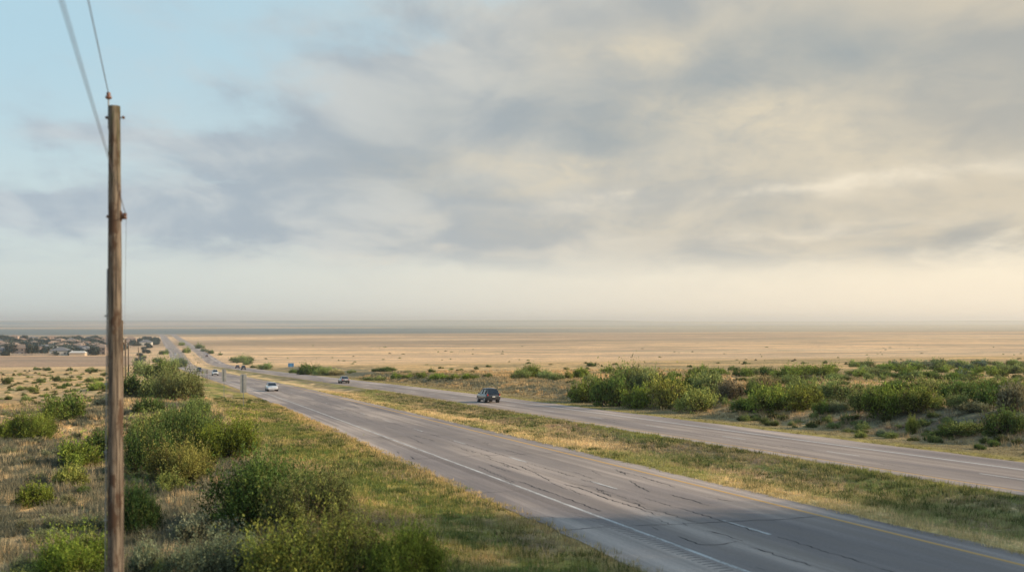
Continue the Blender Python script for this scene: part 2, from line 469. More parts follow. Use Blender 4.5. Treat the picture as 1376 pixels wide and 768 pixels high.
# ------------------------------------------------------------------ the land
def graded(parts):
    out = []
    for a, b, step in parts: out += list(np.arange(a, b, step))
    return np.array(out)

def geo(a, b, r0, g):
    out = [a]; st = r0
    while out[-1] < b: out.append(out[-1] + st); st *= g
    return out[1:]

S = np.array(list(np.arange(-300, -20, 14.0)) + list(np.arange(-20, 16, 0.9)) + list(np.arange(16, 120, 0.55)) + list(np.arange(120, 240, 1.1)) + list(np.arange(240, 800, 5)) + geo(795, 52000, 8, 1.030))
vr = list(np.arange(13, 23.8, 2.6)) + [24.2] + list(np.arange(24.7, 32.3, 0.5)) + [32.4] + list(np.arange(34, 42.5, 2.6)) + [42.6] + list(np.arange(43.2, 100, 0.6)) + geo(100, 52000, 0.9, 1.065)
vl = list(np.arange(11.9, -60, -0.55)) + [-60 - (q) for q in geo(0, 52000, 0.8, 1.065)]
Vv = np.array(sorted(vl) + vr)
SS, VV = np.meshgrid(S, Vv, indexing='ij')
ZZ = height_sv(SS, VV)
under = sm(12.45, 12.75, VV) * (1 - sm(23.35, 23.65, VV)) + sm(32.95, 33.25, VV) * (1 - sm(42.35, 42.65, VV))
edge = (((VV > 12.3) & (VV < 23.8)) | ((VV > 32.8) & (VV < 42.8))) & (SS < 2800)
ZZ = ZZ - np.where(edge, 0.05, 0.0)
# distant low mesas lift the horizon a little
dist = np.hypot(*sv2xy(SS, VV))
mes = sm(9000, 10500, SS) * (25 + 17 * sm(.42, .6, fbm(VV / 3600., SS / 9000., 71, 3)))
ZZ = ZZ + mes
XX, YY = sv2xy(SS, VV)
ns, nv = SS.shape
idx = np.arange(ns * nv).reshape(ns, nv)
quads = np.stack([idx[:-1, :-1], idx[1:, :-1], idx[1:, 1:], idx[:-1, 1:]], -1).reshape(-1, 4)[:, ::-1]
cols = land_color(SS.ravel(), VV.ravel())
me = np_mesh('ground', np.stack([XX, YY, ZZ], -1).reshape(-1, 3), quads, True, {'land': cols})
g = link('ground', me, M['ground']); tag(g, kind='structure')

def ribbon(mesh_s, v0, v1, dz):
    """strip between v0(s) and v1(s) following the road"""
    s = np.asarray(mesh_s, float)
    v0 = np.broadcast_to(v0, s.shape); v1 = np.broadcast_to(v1, s.shape)
    a = np.stack([*sv2xy(s, v0), road_z(s) + dz], -1); b = np.stack([*sv2xy(s, v1), road_z(s) + dz], -1)
    V = np.stack([a, b], 1).reshape(-1, 3)
    uv = np.stack([np.stack([s, v0], -1), np.stack([s, v1], -1)], 1).reshape(-1, 2)
    n = len(s); i = np.arange(n - 1) * 2
    Fq = np.stack([i, i + 1, i + 3, i + 2], -1)
    return V, Fq, uv

def strips_obj(name, strips, mat):
    Vs, Fs, Us, b = [], [], [], 0
    for V, Fq, uv in strips:
        Vs.append(V); Fs.append(Fq + b); Us.append(uv); b += len(V)
    me = np_mesh(name, np.concatenate(Vs), np.concatenate(Fs), False, None, np.concatenate(Us))
    return link(name, me, mat)

RS = np.concatenate([np.arange(-60, 10, 2.0), np.arange(10, 130, 0.7), np.arange(130, 400, 2.0), np.arange(400, 1000, 5.0), np.arange(1000, 2700, 12.0)])
for nm, (a, b), mt in (('near_carriageway', NEAR, 'road_near'), ('far_carriageway', FARC, 'road_far')):
    w = 0.22 + 0.5 * (fbm(RS / 2.6, RS * 0, 5) - .5)
    w2 = -0.2 + 0.5 * (fbm(RS / 2.6, RS * 0 + 9, 6) - .5)
    # three lengthwise bands so the sheet follows the land
    st = [ribbon(RS, a + w, a + 2.0, 0.0), ribbon(RS, a + 2.0, b - 2.0, 0.0), ribbon(RS, b - 2.0, b + w2, 0.0)]
    o = strips_obj(nm, st, M[mt]); tag(o, kind='structure')

def line(v, w, s0, s1, dz=0.004):
    s = RS[(RS >= s0) & (RS <= s1)]
    return ribbon(s, v - w / 2, v + w / 2, dz)

o = strips_obj('white_edge_line', [line(14.99, 0.145, -60, 2400)], M['white_paint']); tag(o, kind='structure')
o = strips_obj('faded_edge_line', [line(40.0, 0.20, -60, 2400)], M['faded_paint']); tag(o, kind='structure')
o = strips_obj('yellow_edge_lines', [line(22.5, 0.19, -60, 2400), line(34.0, 0.13, -60, 2400)], M['yellow_paint']); tag(o, kind='structure')
def dash_strips(v, off, w, n=170):
    out = []
    for k in range(n):
        s0 = off + k * 12.19 - 48
        s = np.linspace(s0, s0 + 3.05, 4); out.append(ribbon(s, v - w / 2, v + w / 2, 0.004))
    return out
def img_sv(px, py):
    x, y = ground_at(px, py); return xy2sv(x, y)
sd = img_sv(1045, 725)[0]
o = strips_obj('near_lane_dashes', dash_strips(18.7, sd - 12.19 * 2, 0.13)[:11] + dash_strips(18.7, sd - 12.19 * 2, 0.09)[11:], M['white_paint']); tag(o, kind='structure')
o = strips_obj('far_lane_dashes', dash_strips(37.0, img_sv(1370, 650)[0] - 24.4, 0.12), M['faded_paint']); tag(o, kind='structure')

# cracks and rumble cuts
def crack(pts, w=0.04, jit=0.10, seed=0):
    """pts in (s, v)"""
    rr = random.Random(seed)
    out = []
    P = [np.array(p, float) for p in pts]; Q = []
    for a, b in zip(P[:-1], P[1:]):
        n = max(3, int(np.linalg.norm(b - a) / 0.22))
        for k in range(n): Q.append(a + (b - a) * k / n)
    Q.append(P[-1]); Q = np.array(Q); n = len(Q)
    ph = rr.random() * 50
    t = np.gradient(Q, axis=0); t /= np.linalg.norm(t, axis=1)[:, None] + 1e-9
    nn = np.stack([-t[:, 1], t[:, 0]], -1)
    wob = (fbm(np.arange(n) * .16 + ph, np.zeros(n), seed, 3) - .5) * jit * 3 + RNG.normal(0, .035, n)
    Q = Q + nn * wob[:, None]
    ww = 1.0 * w * (0.35 + 1.3 * vnoise(np.arange(n) * .55 + ph, np.ones(n), seed + 3) ** 1.5) * np.minimum(1, np.minimum(np.arange(n) + .3, n - 1 - np.arange(n) + .3) / 2)
    A = Q + nn * ww[:, None] / 2; B = Q - nn * ww[:, None] / 2
    def up(q): return np.stack([*sv2xy(q[:, 0], q[:, 1]), road_z(q[:, 0]) + 0.005], -1)
    V = np.stack([up(A), up(B)], 1).reshape(-1, 3)
    uv = np.stack([A, B], 1).reshape(-1, 2)
    i = np.arange(n - 1) * 2
    return V, np.stack([i, i + 1, i + 3, i + 2], -1), uv

cr = []
pix = [  # traced on the road surface, then laid on the road
    ([(742, 714), (825, 707)], .05), ([(847, 707), (1046, 698), (1104, 693)], .045), ([(704, 697), (735, 694), (750, 697)], .04),
    ([(759, 650), (790, 660), (820, 672), (850, 680), (882, 693)], .05), ([(764, 648), (800, 656), (824, 667)], .045),
    ([(696, 646), (745, 664), (780, 676), (808, 687)], .05), ([(770, 634), (798, 644)], .035), ([(796, 632), (809, 639)], .03),
    ([(843, 646), (875, 661)], .045), ([(828, 632), (842, 638)], .04), ([(870, 643), (910, 655)], .045), ([(900, 664), (930, 672), (952, 679)], .05),
    ([(697, 625), (740, 646)], .045), ([(850, 675), (868, 684), (888, 688)], .05), ([(835, 672), (860, 679)], .04),
    ([(872, 706), (885, 713)], .05), ([(914, 702), (926, 708)], .06), ([(930, 705), (941, 705)], .04), ([(908, 720), (935, 731), (965, 733), (990, 727)], .04),
    ([(952, 712), (975, 719), (998, 729)], .06), ([(1007, 734), (1046, 747), (1092, 761)], .06), ([(1018, 762), (1032, 766)], .05),
    ([(674, 644), (700, 655)], .03), ([(674, 624), (684, 628)], .05), ([(531, 606), (537, 609)], .05), ([(550, 613), (557, 617)], .07),
    ([(625, 664), (702, 659)], .04), ([(476, 567), (503, 565)], .05), ([(428, 569), (452, 568)], .05), ([(655, 614), (662, 616)], .06),
    ([(670, 620), (700, 632)], .04), ([(640, 625), (690, 648)], .035), ([(948, 667), (982, 674)], .035), ([(1180, 622), (1240, 632)], .03),
    ([(1225, 629), (1250, 631)], .05), ([(1300, 600), (1330, 606)], .03), ([(1045, 598), (1100, 606)], .03),
]
for k, (pp, w) in enumerate(pix):
    cr.append(crack([img_sv(*p) for p in pp], w, 0.07, k))
# joint between the lanes, broken by the dashes
joint = np.arange(22, 160, 0.4)
seg = []; a0 = 22
while a0 < 170:
    ln = random.uniform(4, 14)
    cr.append(crack([(a0, 18.62 + random.uniform(-.06, .06)), (a0 + ln, 18.66 + random.uniform(-.06, .06))], 0.035, 0.03, int(a0)))
    a0 += ln + random.uniform(0.5, 4)
for k in range(70):   # fatigue cracks in the wheel tracks
    s0 = random.uniform(30, 170); v0 = random.choice([16.4, 17.6, 20.2, 21.4]) + random.uniform(-.35, .35)
    cr.append(crack([(s0, v0), (s0 + random.uniform(2, 7), v0 + random.uniform(-.3, .3))], random.uniform(.02, .045), 0.08, 200 + k))
for s0 in (58, 74, 88, 104, 121, 150, 187, 230, 290):
    cr.append(crack([(s0, 12.4), (s0 + .5, 17), (s0 + .2, 23.5)], 0.05, 0.05, int(s0)))
for k in range(30):
    s0 = random.uniform(45, 190); v0 = random.uniform(34.5, 40)
    cr.append(crack([(s0, v0), (s0 + random.uniform(2, 9), v0 + random.uniform(-.3, .3))], random.uniform(.02, .04), 0.08, 300 + k))
o = strips_obj('road_cracks', cr, M['crack']); tag(o, kind='structure')
rb = []
for k in range(190):
    s0 = 14 + k * 0.32
    s = np.array([s0, s0 + 0.07])
    V, Fq, uv = ribbon(s, 14.30 + 0.03 * random.random(), 14.74 + 0.04 * random.random(), 0.0045)
    rb.append((V, Fq, uv))
o = strips_obj('rumble_strip', rb, M['rumble']); tag(o, kind='structure')

# ------------------------------------------------------------------ grass (nobody could count it)
def tufts(name, s, v, h, r, blades, width, colour, lift=0.0, lean=0.6):
    """blades of three points each; all arrays per tuft"""
    n = len(s)
    x, y = sv2xy(s, v); z = height_sv(s, v)
    B = blades
    ang = RNG.random((n, B)) * 2 * np.pi; rad = np.sqrt(RNG.random((n, B))) * r[:, None]
    bx = x[:, None] + np.cos(ang) * rad; by = y[:, None] + np.sin(ang) * rad
    hh = h[:, None] * (0.55 + 0.65 * RNG.random((n, B)))
    la = ang + RNG.normal(0, 0.6, (n, B)); ln = lean * hh * RNG.random((n, B))
    tx = bx + np.cos(la) * ln; ty = by + np.sin(la) * ln
    th = RNG.random((n, B)) * np.pi
    wx = np.cos(th) * width[:, None] / 2; wy = np.sin(th) * width[:, None] / 2
    z0 = z[:, None] - 0.03 + np.zeros((n, B))
    V = np.stack([np.stack([bx - wx, by - wy, z0], -1), np.stack([bx + wx, by + wy, z0], -1), np.stack([tx, ty, z0 + hh], -1)], 2).reshape(-1, 3)
    Ff = np.arange(n * B * 3).reshape(-1, 3)
    c = colour[:, None, :] * (0.7 + 0.6 * RNG.random((n, B, 1))) * (0.75 + 0.5 * RNG.random((n, 1, 1)))
    c = np.repeat(c.reshape(-1, 3), 3, axis=0)
    me = np_mesh(name, V, Ff, False, {'land': np.clip(c, 0, 1)})
    o = link(name, me, M['dry_blades'])
    return o

def scatter(n, s0, s1, v0, v1, power=1.0):
    q = RNG.random(n) ** power
    s = s0 + (s1 - s0) * q; v = v0 + (v1 - v0) * RNG.random(n)
    x, y = sv2xy(s, v)
    ok = (y > 12) & (np.abs(x / np.maximum(y, 1)) < 0.60)
    return s[ok], v[ok]

def tcol(s, v, sat=0.0, bright=1.0):
    return np.clip(land_color(s, v) * bright, 0, 1)

# left rangeland: tall dry bunch grass
s, v = scatter(30000, 14, 150, -75, 5.5, 1.35)
keep = fbm(s / 5., v / 5., 77) > 0.36
s, v = s[keep], v[keep]
y = sv2xy(s, v)[1]
cc = tcol(s, v); cc = mixa(cc, np.broadcast_to(np.array([.52, .42, .27]), cc.shape), sm(.45, .7, RNG.random(len(s))) * .6)
cc = mixa(cc, np.broadcast_to(np.array([.15, .165, .115]), cc.shape), (RNG.random(len(s)) < 0.22) * .85 * (1 - sm(50, 110, y) * .5))
o = tufts('dry_grass', s, v, 0.18 + 0.38 * RNG.random(len(s)) ** 1.5, 0.10 + 0.22 * RNG.random(len(s)), 26, np.maximum(0.014, 0.0006 * y), cc)
tag(o, 'tall straw coloured bunch grass over the rangeland left of the road', 'grass', kind='stuff')
# grey green weeds in the shaded foreground
s, v = scatter(15000, 14, 130, -70, 4.5, 1.3)
keep = fbm(s / 6., v / 6., 78) + 0.25 * (1 - sm(25, 90, s)) > 0.50
s, v = s[keep], v[keep]
y = sv2xy(s, v)[1]
cc = mixa(np.broadcast_to(np.array([.15, .165, .12]), (len(s), 3)), np.broadcast_to(np.array([.24, .22, .15]), (len(s), 3)), RNG.random(len(s)))
o = tufts('sage_weeds', s, v, 0.20 + 0.35 * RNG.random(len(s)), 0.18 + 0.34 * RNG.random(len(s)), 60, np.maximum(0.022, 0.0008 * y), cc, lean=1.1)
tag(o, 'grey green weeds covering the foreground left of the road', 'weeds', kind='stuff')
# near verge: short green and yellow grass
s, v = scatter(30000, 14, 130, 5.0, 12.75, 1.25)
keep = (v < 12.3) | (RNG.random(len(s)) < 0.45)
s, v = s[keep], v[keep]
y = sv2xy(s, v)[1]
o = tufts('verge_grass', s, v, 0.05 + 0.22 * RNG.random(len(s)) ** 2.2, 0.08 + 0.16 * RNG.random(len(s)), 12, np.maximum(0.010, 0.0006 * y), tcol(s + RNG.normal(0, 1.4, len(s)), np.minimum(v + RNG.normal(0, .8, len(s)), 12.2), 0, 1.0))
tag(o, 'short green and yellow grass on the verge of the near carriageway', 'grass', kind='stuff')
# median
s, v = scatter(38000, 20, 170, 23.45, 33.1, 1.2)
keep = ((v > 23.8) & (v < 32.8)) | (RNG.random(len(s)) < 0.45)
s, v = s[keep], v[keep]
y = sv2xy(s, v)[1]
o = tufts('median_grass', s, v, 0.05 + 0.22 * RNG.random(len(s)) ** 2, 0.09 + 0.16 * RNG.random(len(s)), 11, np.maximum(0.012, 0.0006 * y), tcol(s + RNG.normal(0, 1.5, len(s)), np.clip(v + RNG.normal(0, .8, len(s)), 24.2, 32.3), 0, 1.0))
tag(o, 'short patchy grass in the median between the two carriageways', 'grass', kind='stuff')
# coarser clumps standing in the verge and the median
for nm, v0, v1, cnt, lb in (('verge_weeds', 5.0, 12.2, 1700, 'coarse dark green and straw weed clumps on the near verge'), ('median_weeds', 24.0, 32.5, 3200, 'coarse dark green and straw weed clumps in the median')):
    s, v = scatter(cnt, 20, 150, v0, v1, 1.25)
    keep = fbm(s / 4., v / 2.5, 79) > 0.44 + (0.12 if v0 > 20 else 0) * (v < 28); s, v = s[keep], v[keep]
    y = sv2xy(s, v)[1]
    q = RNG.random(len(s))
    cc = mixa(np.broadcast_to(np.array([.10, .13, .045]), (len(s), 3)), np.broadcast_to(np.array([.42, .36, .17]), (len(s), 3)), (q > .62) * 1.0)
    o = tufts(nm, s, v, 0.12 + 0.18 * RNG.random(len(s)), 0.16 + 0.30 * RNG.random(len(s)), 44, np.maximum(0.014, 0.0007 * y), cc, lean=0.9)
    tag(o, lb, 'weeds', kind='stuff')
# far verge, bank and bluff
s, v = scatter(46000, 30, 260, 42.8, 120, 1.25)
w = 1 - 0.75 * sm(60, 90, v); keep = RNG.random(len(s)) < w
s, v = s[keep], v[keep]
y = sv2xy(s, v)[1]
hh = np.where(v < 47, 0.06 + 0.10 * RNG.random(len(s)), 0.14 + 0.42 * RNG.random(len(s)) ** 1.6)
cc = tcol(s, v); cc = mixa(cc, np.broadcast_to(np.array([.48, .36, .20]), cc.shape), (v > 52) * (RNG.random(len(s)) < .4) * .7)
o = tufts('bank_grass', s, v, hh, 0.14 + 0.2 * RNG.random(len(s)), 12, np.maximum(0.015, 0.0007 * y), cc)
tag(o, 'grass and weeds covering the bank beyond the far carriageway', 'grass', kind='stuff')

# unseen tall brush added along the ridge crest to soften its shade edge
s = RNG.uniform(-18, 34, 900); v = RNG.normal(68, 2.2, 900)
o = tufts('shade_brush', s, v, RNG.uniform(1.0, 7.5, 900) ** 1.0, RNG.uniform(.5, 1.5, 900), 26, RNG.uniform(.10, .22, 900), np.broadcast_to(np.array([.10, .12, .05]), (900, 3)), lean=0.5)
tag(o, 'unseen tall brush added on the ridge crest to soften its shade', 'brush', kind='stuff')

# stones on the eroded bank
def stones():
    mb = MB(); rr = random.Random(3)
    for k in range(70):
        px, py = rr.uniform(1235, 1400), rr.uniform(588, 615)
        x, y = ground_at(px, py); r = rr.uniform(0.04, 0.13)
        if xy2sv(x, y)[1] < 47.5: continue
        Mx = Matrix.Rotation(rr.random() * 6, 3, 'Z') @ Matrix.Rotation(rr.random(), 3, 'X')
        mb.box((x, y, gz(x, y) + r * .2), (r * 2, r * 1.4, r), Mx, 0.7)
    o = mb.build('loose_stones', simple('pale_stone', (0.30, 0.25, 0.20), .9, .1, var=.3), None, False, 0.02)
    tag(o, 'pale loose stones on the eroded bank at the right', 'stones', kind='stuff')
stones()

# ------------------------------------------------------------------ bushes
def leaf_cloud(seed, lobes, twigs, leaves, leaf, height=1.0, loose=0.0):
    """crown of a bush, about 2 wide and HEIGHT tall"""
    r = np.random.default_rng(seed)
    C = []; Rr = []
    for k in range(lobes):
        a = r.random() * 6.283; q = r.random() ** 0.45 * 0.84
        zz = (0.72 + 0.36 * math.sin(a * 1.0 + seed) * math.cos(a * 2.0 + seed * 2)) * (0.16 + 0.46 * r.random() * (1.12 - q)) * height
        C.append((math.cos(a) * q, math.sin(a) * q, zz)); Rr.append((0.24 + 0.20 * r.random()) * (1.0 - 0.25 * q))
    C = np.array(C); Rr = np.array(Rr)
    li = r.integers(0, lobes, twigs)
    d = r.normal(size=(twigs, 3)); d[:, 2] = d[:, 2] * 0.8 + 0.45
    d /= np.linalg.norm(d, axis=1)[:, None]
    rr_ = Rr[li] * (0.80 + 0.35 * r.random(twigs) + (loose * (r.random(twigs) ** 4)))
    base = C[li] + d * (rr_ * 0.35)[:, None]
    tipd = d + np.array([0, 0, 0.75]) + r.normal(0, .15, (twigs, 3)); tipd /= np.linalg.norm(tipd, axis=1)[:, None]
    tip = C[li] + d * (rr_ * 0.6)[:, None] + tipd * (rr_ * 0.72)[:, None]
    lng = np.where(r.random(twigs) < 0.13, 1.75, 1.0)[:, None]; tip = base + (tip - base) * lng
    t = 0.15 + 0.85 * r.random((twigs, leaves)) ** 0.7
    P = base[:, None, :] + (tip - base)[:, None, :] * t[..., None] + r.normal(0, leaf * 0.9, (twigs, leaves, 3))
    P[..., 2] = np.maximum(P[..., 2], 0.01)
    n = twigs * leaves
    P = P.reshape(n, 3)
    ax = r.normal(size=(n, 3)) + np.repeat(tipd, leaves, axis=0) * 1.2; ax /= np.linalg.norm(ax, axis=1)[:, None]
    bx = np.cross(ax, r.normal(size=(n, 3))); bx /= np.linalg.norm(bx, axis=1)[:, None] + 1e-9
    sz = leaf * (0.6 + 0.8 * r.random(n))[:, None]
    ax = ax * sz; bx = bx * sz * 0.34
    V = np.stack([P - ax * .5, P + bx, P + ax, P - bx], 1).reshape(-1, 3)
    Fq = np.arange(n * 4).reshape(-1, 4)
    lt = r.random(lobes); tt = np.clip(lt[li] * 0.5 + r.random(twigs) * 0.5, 0, 1)
    yel = np.clip((r.random(twigs) - .45) * 1.2, 0, 1) * (lt[li] > .35)
    br = r.random(twigs)
    c = np.stack([np.repeat(tt, leaves), np.repeat(yel, leaves), np.repeat(br, leaves)], -1)
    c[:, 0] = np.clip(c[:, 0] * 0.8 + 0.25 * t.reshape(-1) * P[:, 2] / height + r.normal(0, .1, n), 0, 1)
    c = np.repeat(c, 4, axis=0)
    global LAST
    LAST = (float(np.percentile(P[:, 2], 98.5)), float(np.percentile(np.abs(P[:, 0]), 97) + np.percentile(np.abs(P[:, 1]), 97)))
    return np_mesh('crown', V, Fq, False, {'tint': c}), C, tip

def bush_template(seed, lobes, twigs, leaves, leaf, height, loose=0.0, stems=None, sparse=False):
    me, C, tip = leaf_cloud(seed, lobes, twigs, leaves, leaf, height, loose)
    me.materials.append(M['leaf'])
    size = LAST
    rr = random.Random(seed)
    mb = MB()
    for k, c in enumerate(C[:stems or lobes]):
        a = Vector((c[0] * .12, c[1] * .12, -0.06)); e = Vector(c); mid = a.lerp(e, .5) + Vector((rr.uniform(-.06, .06), rr.uniform(-.06, .06), rr.uniform(-.02, .08)))
        mb.tube([a, mid, e], [0.026, 0.017, 0.008], 5, False)
        for j in range(5 if not sparse else 9):
            d = Vector((rr.gauss(0, 1), rr.gauss(0, 1), rr.gauss(.6, .7))).normalized()
            q = mid.lerp(e, rr.random()); r2 = 0.26 + 0.14 * rr.random() + (0.18 * rr.random() if sparse else 0)
            mb.tube([q, q + d * r2 * .5 + Vector((0, 0, .03)), q + d * r2 + Vector((0, 0, .08))], [0.009, 0.006, 0.003], 4, False)
    me2 = bpy.data.meshes.new('trunk'); me2.from_pydata(mb.v, [], mb.f); me2.materials.append(M['wood_stem']); me2.update()
    return me, me2, size

T_BIG = [bush_template(101, 24, 3000, 17, 0.027, 1.0, 0.7), bush_template(102, 20, 2700, 17, 0.028, 0.9, 0.8), bush_template(103, 28, 3200, 16, 0.026, 1.1, 0.65)]
T_SPARSE = [bush_template(111, 18, 1300, 14, 0.024, 1.2, 1.0, sparse=True)]
T_BIG.append(bush_template(112, 22, 1900, 16, 0.027, 1.05, 1.0, sparse=True))
T_MID = [bush_template(121 + k, 14 + k, 760, 10, 0.060, 0.8 + .06 * k, 0.8) for k in range(4)]
T_FAR = [bush_template(141 + k, 11 + k, 300, 6, 0.10, 0.75 + .06 * k, 0.6) for k in range(3)]
T_TINY = [bush_template(161 + k, 6, 90, 5, 0.17, 0.9, 0.3) for k in range(2)]

TONE = {'green': (0.135, 0.185, 0.034), 'dark': (0.078, 0.118, 0.032), 'yellow': (0.175, 0.190, 0.048), 'olive': (0.160, 0.195, 0.068),
        'sage': (0.145, 0.160, 0.095), 'brown': (0.165, 0.150, 0.085), 'deep': (0.045, 0.080, 0.030), 'straw': (0.34, 0.30, 0.17), 'hazy': (0.10, 0.135, 0.09)}
RB = random.Random(99)

def place_bush(px, py, wpx, hpx, tone, label, group=None, lod=None, name='bush', cat='bush', jitter=True):
    x, y = ground_at(px, py)
    w = wpx * 1.04 * y / F; h = hpx * y / F
    if lod is None: lod = 'big' if wpx > 48 else ('mid' if wpx > 17 else ('far' if wpx > 8 else 'tiny'))
    T = {'big': T_BIG, 'mid': T_MID, 'far': T_FAR, 'tiny': T_TINY, 'sparse': T_SPARSE}[lod]
    crown, trunk, th = RB.choice(T)
    root = empty(name, (x, y + w * 0.25, gz(x, y + w * .25) - 0.02 * h), RB.random() * 6.28)
    k = w / th[1]
    root.scale = (k, k, h / th[0])
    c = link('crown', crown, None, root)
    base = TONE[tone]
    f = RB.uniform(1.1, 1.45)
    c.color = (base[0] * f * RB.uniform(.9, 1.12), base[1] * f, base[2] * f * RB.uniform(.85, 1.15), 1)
    link('trunk', trunk, None, root)
    tag(root, label, cat, group)
    return root

B = []
# --- foreground, bottom of the picture
B += [
 (415, 800, 165, 92, 'yellow', 'feathery green bush at the bottom edge, beside the grass verge', 'big'),
 (545, 800, 92, 78, 'green', 'rounded green bush at the bottom edge, nearest the road', 'big'),
 (462, 790, 95, 100, 'yellow', 'yellow green feathery bush rising between the two bottom edge bushes', 'sparse'),
 (335, 718, 140, 92, 'dark', 'big dark green bush left of the verge, above the bottom edge bushes', 'big'),
 (412, 716, 100, 90, 'olive', 'wispy olive bush with bare twigs on top, beside the verge', 'sparse'),
 (182, 722, 52, 66, 'deep', 'very dark leafy bush just right of the wooden utility pole base', 'big'),
 (272, 790, 105, 58, 'sage', 'greyish sage shrub low at the bottom edge right of the pole', 'big'),
 (90, 790, 88, 62, 'green', 'green bush at the bottom edge left of the wooden pole', 'big'),
 (125, 775, 40, 50, 'olive', 'olive upright bush touching the wooden pole on its left near the bottom', 'mid'),
 (265, 735, 70, 38, 'sage', 'low grey shrub in the shade below the big dark bush', 'mid'),
 (196, 775, 40, 42, 'sage', 'small sage shrub at the bottom edge just right of the pole', 'mid'),
]
# --- big clump right of the pole
B += [
 (196, 640, 62, 74, 'dark', 'dark green bush at the left end of the large clump right of the pole', 'big'),
 (245, 625, 70, 68, 'dark', 'tall dark bush in the middle of the large clump right of the pole', 'big'),
 (300, 622, 74, 54, 'green', 'bright green bush at the right end of the large clump', 'big'),
 (262, 590, 70, 48, 'olive', 'pale olive bush on top of the large clump right of the pole', 'sparse'),
 (243, 652, 76, 50, 'yellow', 'yellow green bush in front of the large clump', 'big'),
 (196, 600, 48, 40, 'olive', 'pale leaved bush behind the left of the large clump, close to the pole', 'mid'),
 (195, 558, 38, 20, 'dark', 'low dark bush in dry grass just right of the pole, above the large clump', 'mid'),
 (260, 562, 34, 24, 'dark', 'small dark bush behind the top right of the large clump', 'mid'),
 (222, 664, 34, 26, 'yellow', 'small yellow green shrub in pale weeds under the large clump', 'mid'),
 (226, 568, 34, 16, 'olive', 'small olive bush between the two dark bushes over the large clump', 'mid'),
]
# --- middle clump and the roadside row behind it
B += [
 (238, 538, 54, 39, 'olive', 'rounded olive green bush beside the signs, largest of the roadside clump', 'big'),
 (205, 535, 40, 25, 'olive', 'bush at the lower middle of the roadside clump, left of the largest', 'mid'),
 (180, 534, 36, 30, 'dark', 'dark bush of the roadside clump next to the pole', 'mid'),
 (212, 512, 34, 26, 'dark', 'dark bush standing behind the largest roadside bush', 'mid'),
 (190, 505, 28, 20, 'olive', 'bush beside the distant leaning pole on the left of the highway', 'mid'),
 (226, 502, 28, 20, 'olive', 'grey olive bush at the back of the roadside clump near the shoulder', 'mid'),
 (238, 493, 20, 12, 'hazy', 'small grey bush near the far end of the left shoulder', 'mid'),
 (212, 487, 14, 8, 'dark', 'small dark bush in the row far down the left shoulder', 'far'),
 (220, 476, 12, 6, 'dark', 'small dark bush beside the distant bend of the left shoulder', 'far'),
]
# --- left of the pole
B += [
 (80, 567, 50, 34, 'dark', 'dark green bush in the dry field, upper of two left of the pole', 'mid'),
 (43, 592, 52, 36, 'green', 'rounded green bush in the dry field, lower of two left of the pole', 'big'),
 (8, 592, 30, 26, 'green', 'green bush at the left edge beside the rounded green bush', 'mid'),
 (96, 632, 50, 36, 'green', 'green and yellow bush in the dry field halfway down left of the pole', 'mid'),
 (130, 618, 44, 34, 'dark', 'dark bush partly behind the wooden pole, halfway down', 'mid'),
 (94, 656, 40, 28, 'yellow', 'small yellow green bush under the green and yellow bush left of the pole', 'mid'),
 (40, 682, 42, 28, 'green', 'isolated small green bush in shaded grass near the left edge', 'mid'),
 (140, 548, 26, 16, 'hazy', 'small grey bush behind the pole at its left, in the dry field', 'mid'),
]
for i, a in enumerate(B): place_bush(a[0], a[1], a[2], a[3], a[4], a[5], lod=a[6])

for i in range(34):
    px = RB.uniform(-10, 345); py = 640 + 175 * RB.random()
    q = (py - 560) / 200
    if 135 < px < 175: px += 45
    place_bush(px, py, RB.uniform(28, 52) * q, RB.uniform(16, 28) * q, RB.choice(['sage', 'olive', 'sage', 'dark']),
               'one of many low grey green scrub bushes in the shaded left foreground', 'low scrub in the left foreground', 'mid')
ORD = ['first', 'second', 'third', 'fourth', 'fifth', 'sixth', 'seventh', 'eighth', 'ninth', 'tenth', 'eleventh', 'twelfth', 'thirteenth', 'fourteenth', 'fifteenth', 'sixteenth', 'seventeenth', 'eighteenth', 'nineteenth', 'twentieth']
def row(items, fmt, group, lod=None, cat='bush'):
    items = sorted(items)
    for i, (px, py, w, h, tone) in enumerate(items):
        place_bush(px, py, w, h * 0.95, tone, fmt.replace('#', ORD[i]), group, lod, cat=cat)

row([(48, 497, 9, 4, 'dark'), (60, 498, 11, 5, 'dark'), (93, 498, 7, 5, 'dark'), (122, 500, 15, 6, 'dark'), (138, 504, 9, 4, 'dark'), (15, 509, 6, 3, 'olive'), (36, 507, 6, 3, 'olive'), (52, 503, 5, 2.5, 'olive')],
    'small bush at the upper edge of the dry field, # from the left', 'small bushes at the upper edge of the dry field')
row([(5, 516, 13, 9, 'dark'), (55, 514, 12, 6, 'olive'), (73, 512, 12, 7, 'dark'), (88, 512, 13, 5, 'olive'), (122, 513, 16, 7, 'olive'), (133, 512, 10, 5, 'dark')],
    'low bush in the middle of the dry field, # from the left', 'low bushes in the middle of the dry field')
row([(28, 524, 14, 5, 'olive'), (45, 526, 14, 7, 'olive'), (80, 522, 12, 5, 'dark'), (88, 519, 10, 5, 'dark'), (132, 524, 26, 11, 'green'), (10, 537, 10, 6, 'dark'), (33, 537, 10, 6, 'olive'), (60, 533, 11, 6, 'olive'), (103, 519, 8, 4, 'olive')],
    'low bush in the lower part of the dry field, # from the left', 'low bushes in the lower dry field')

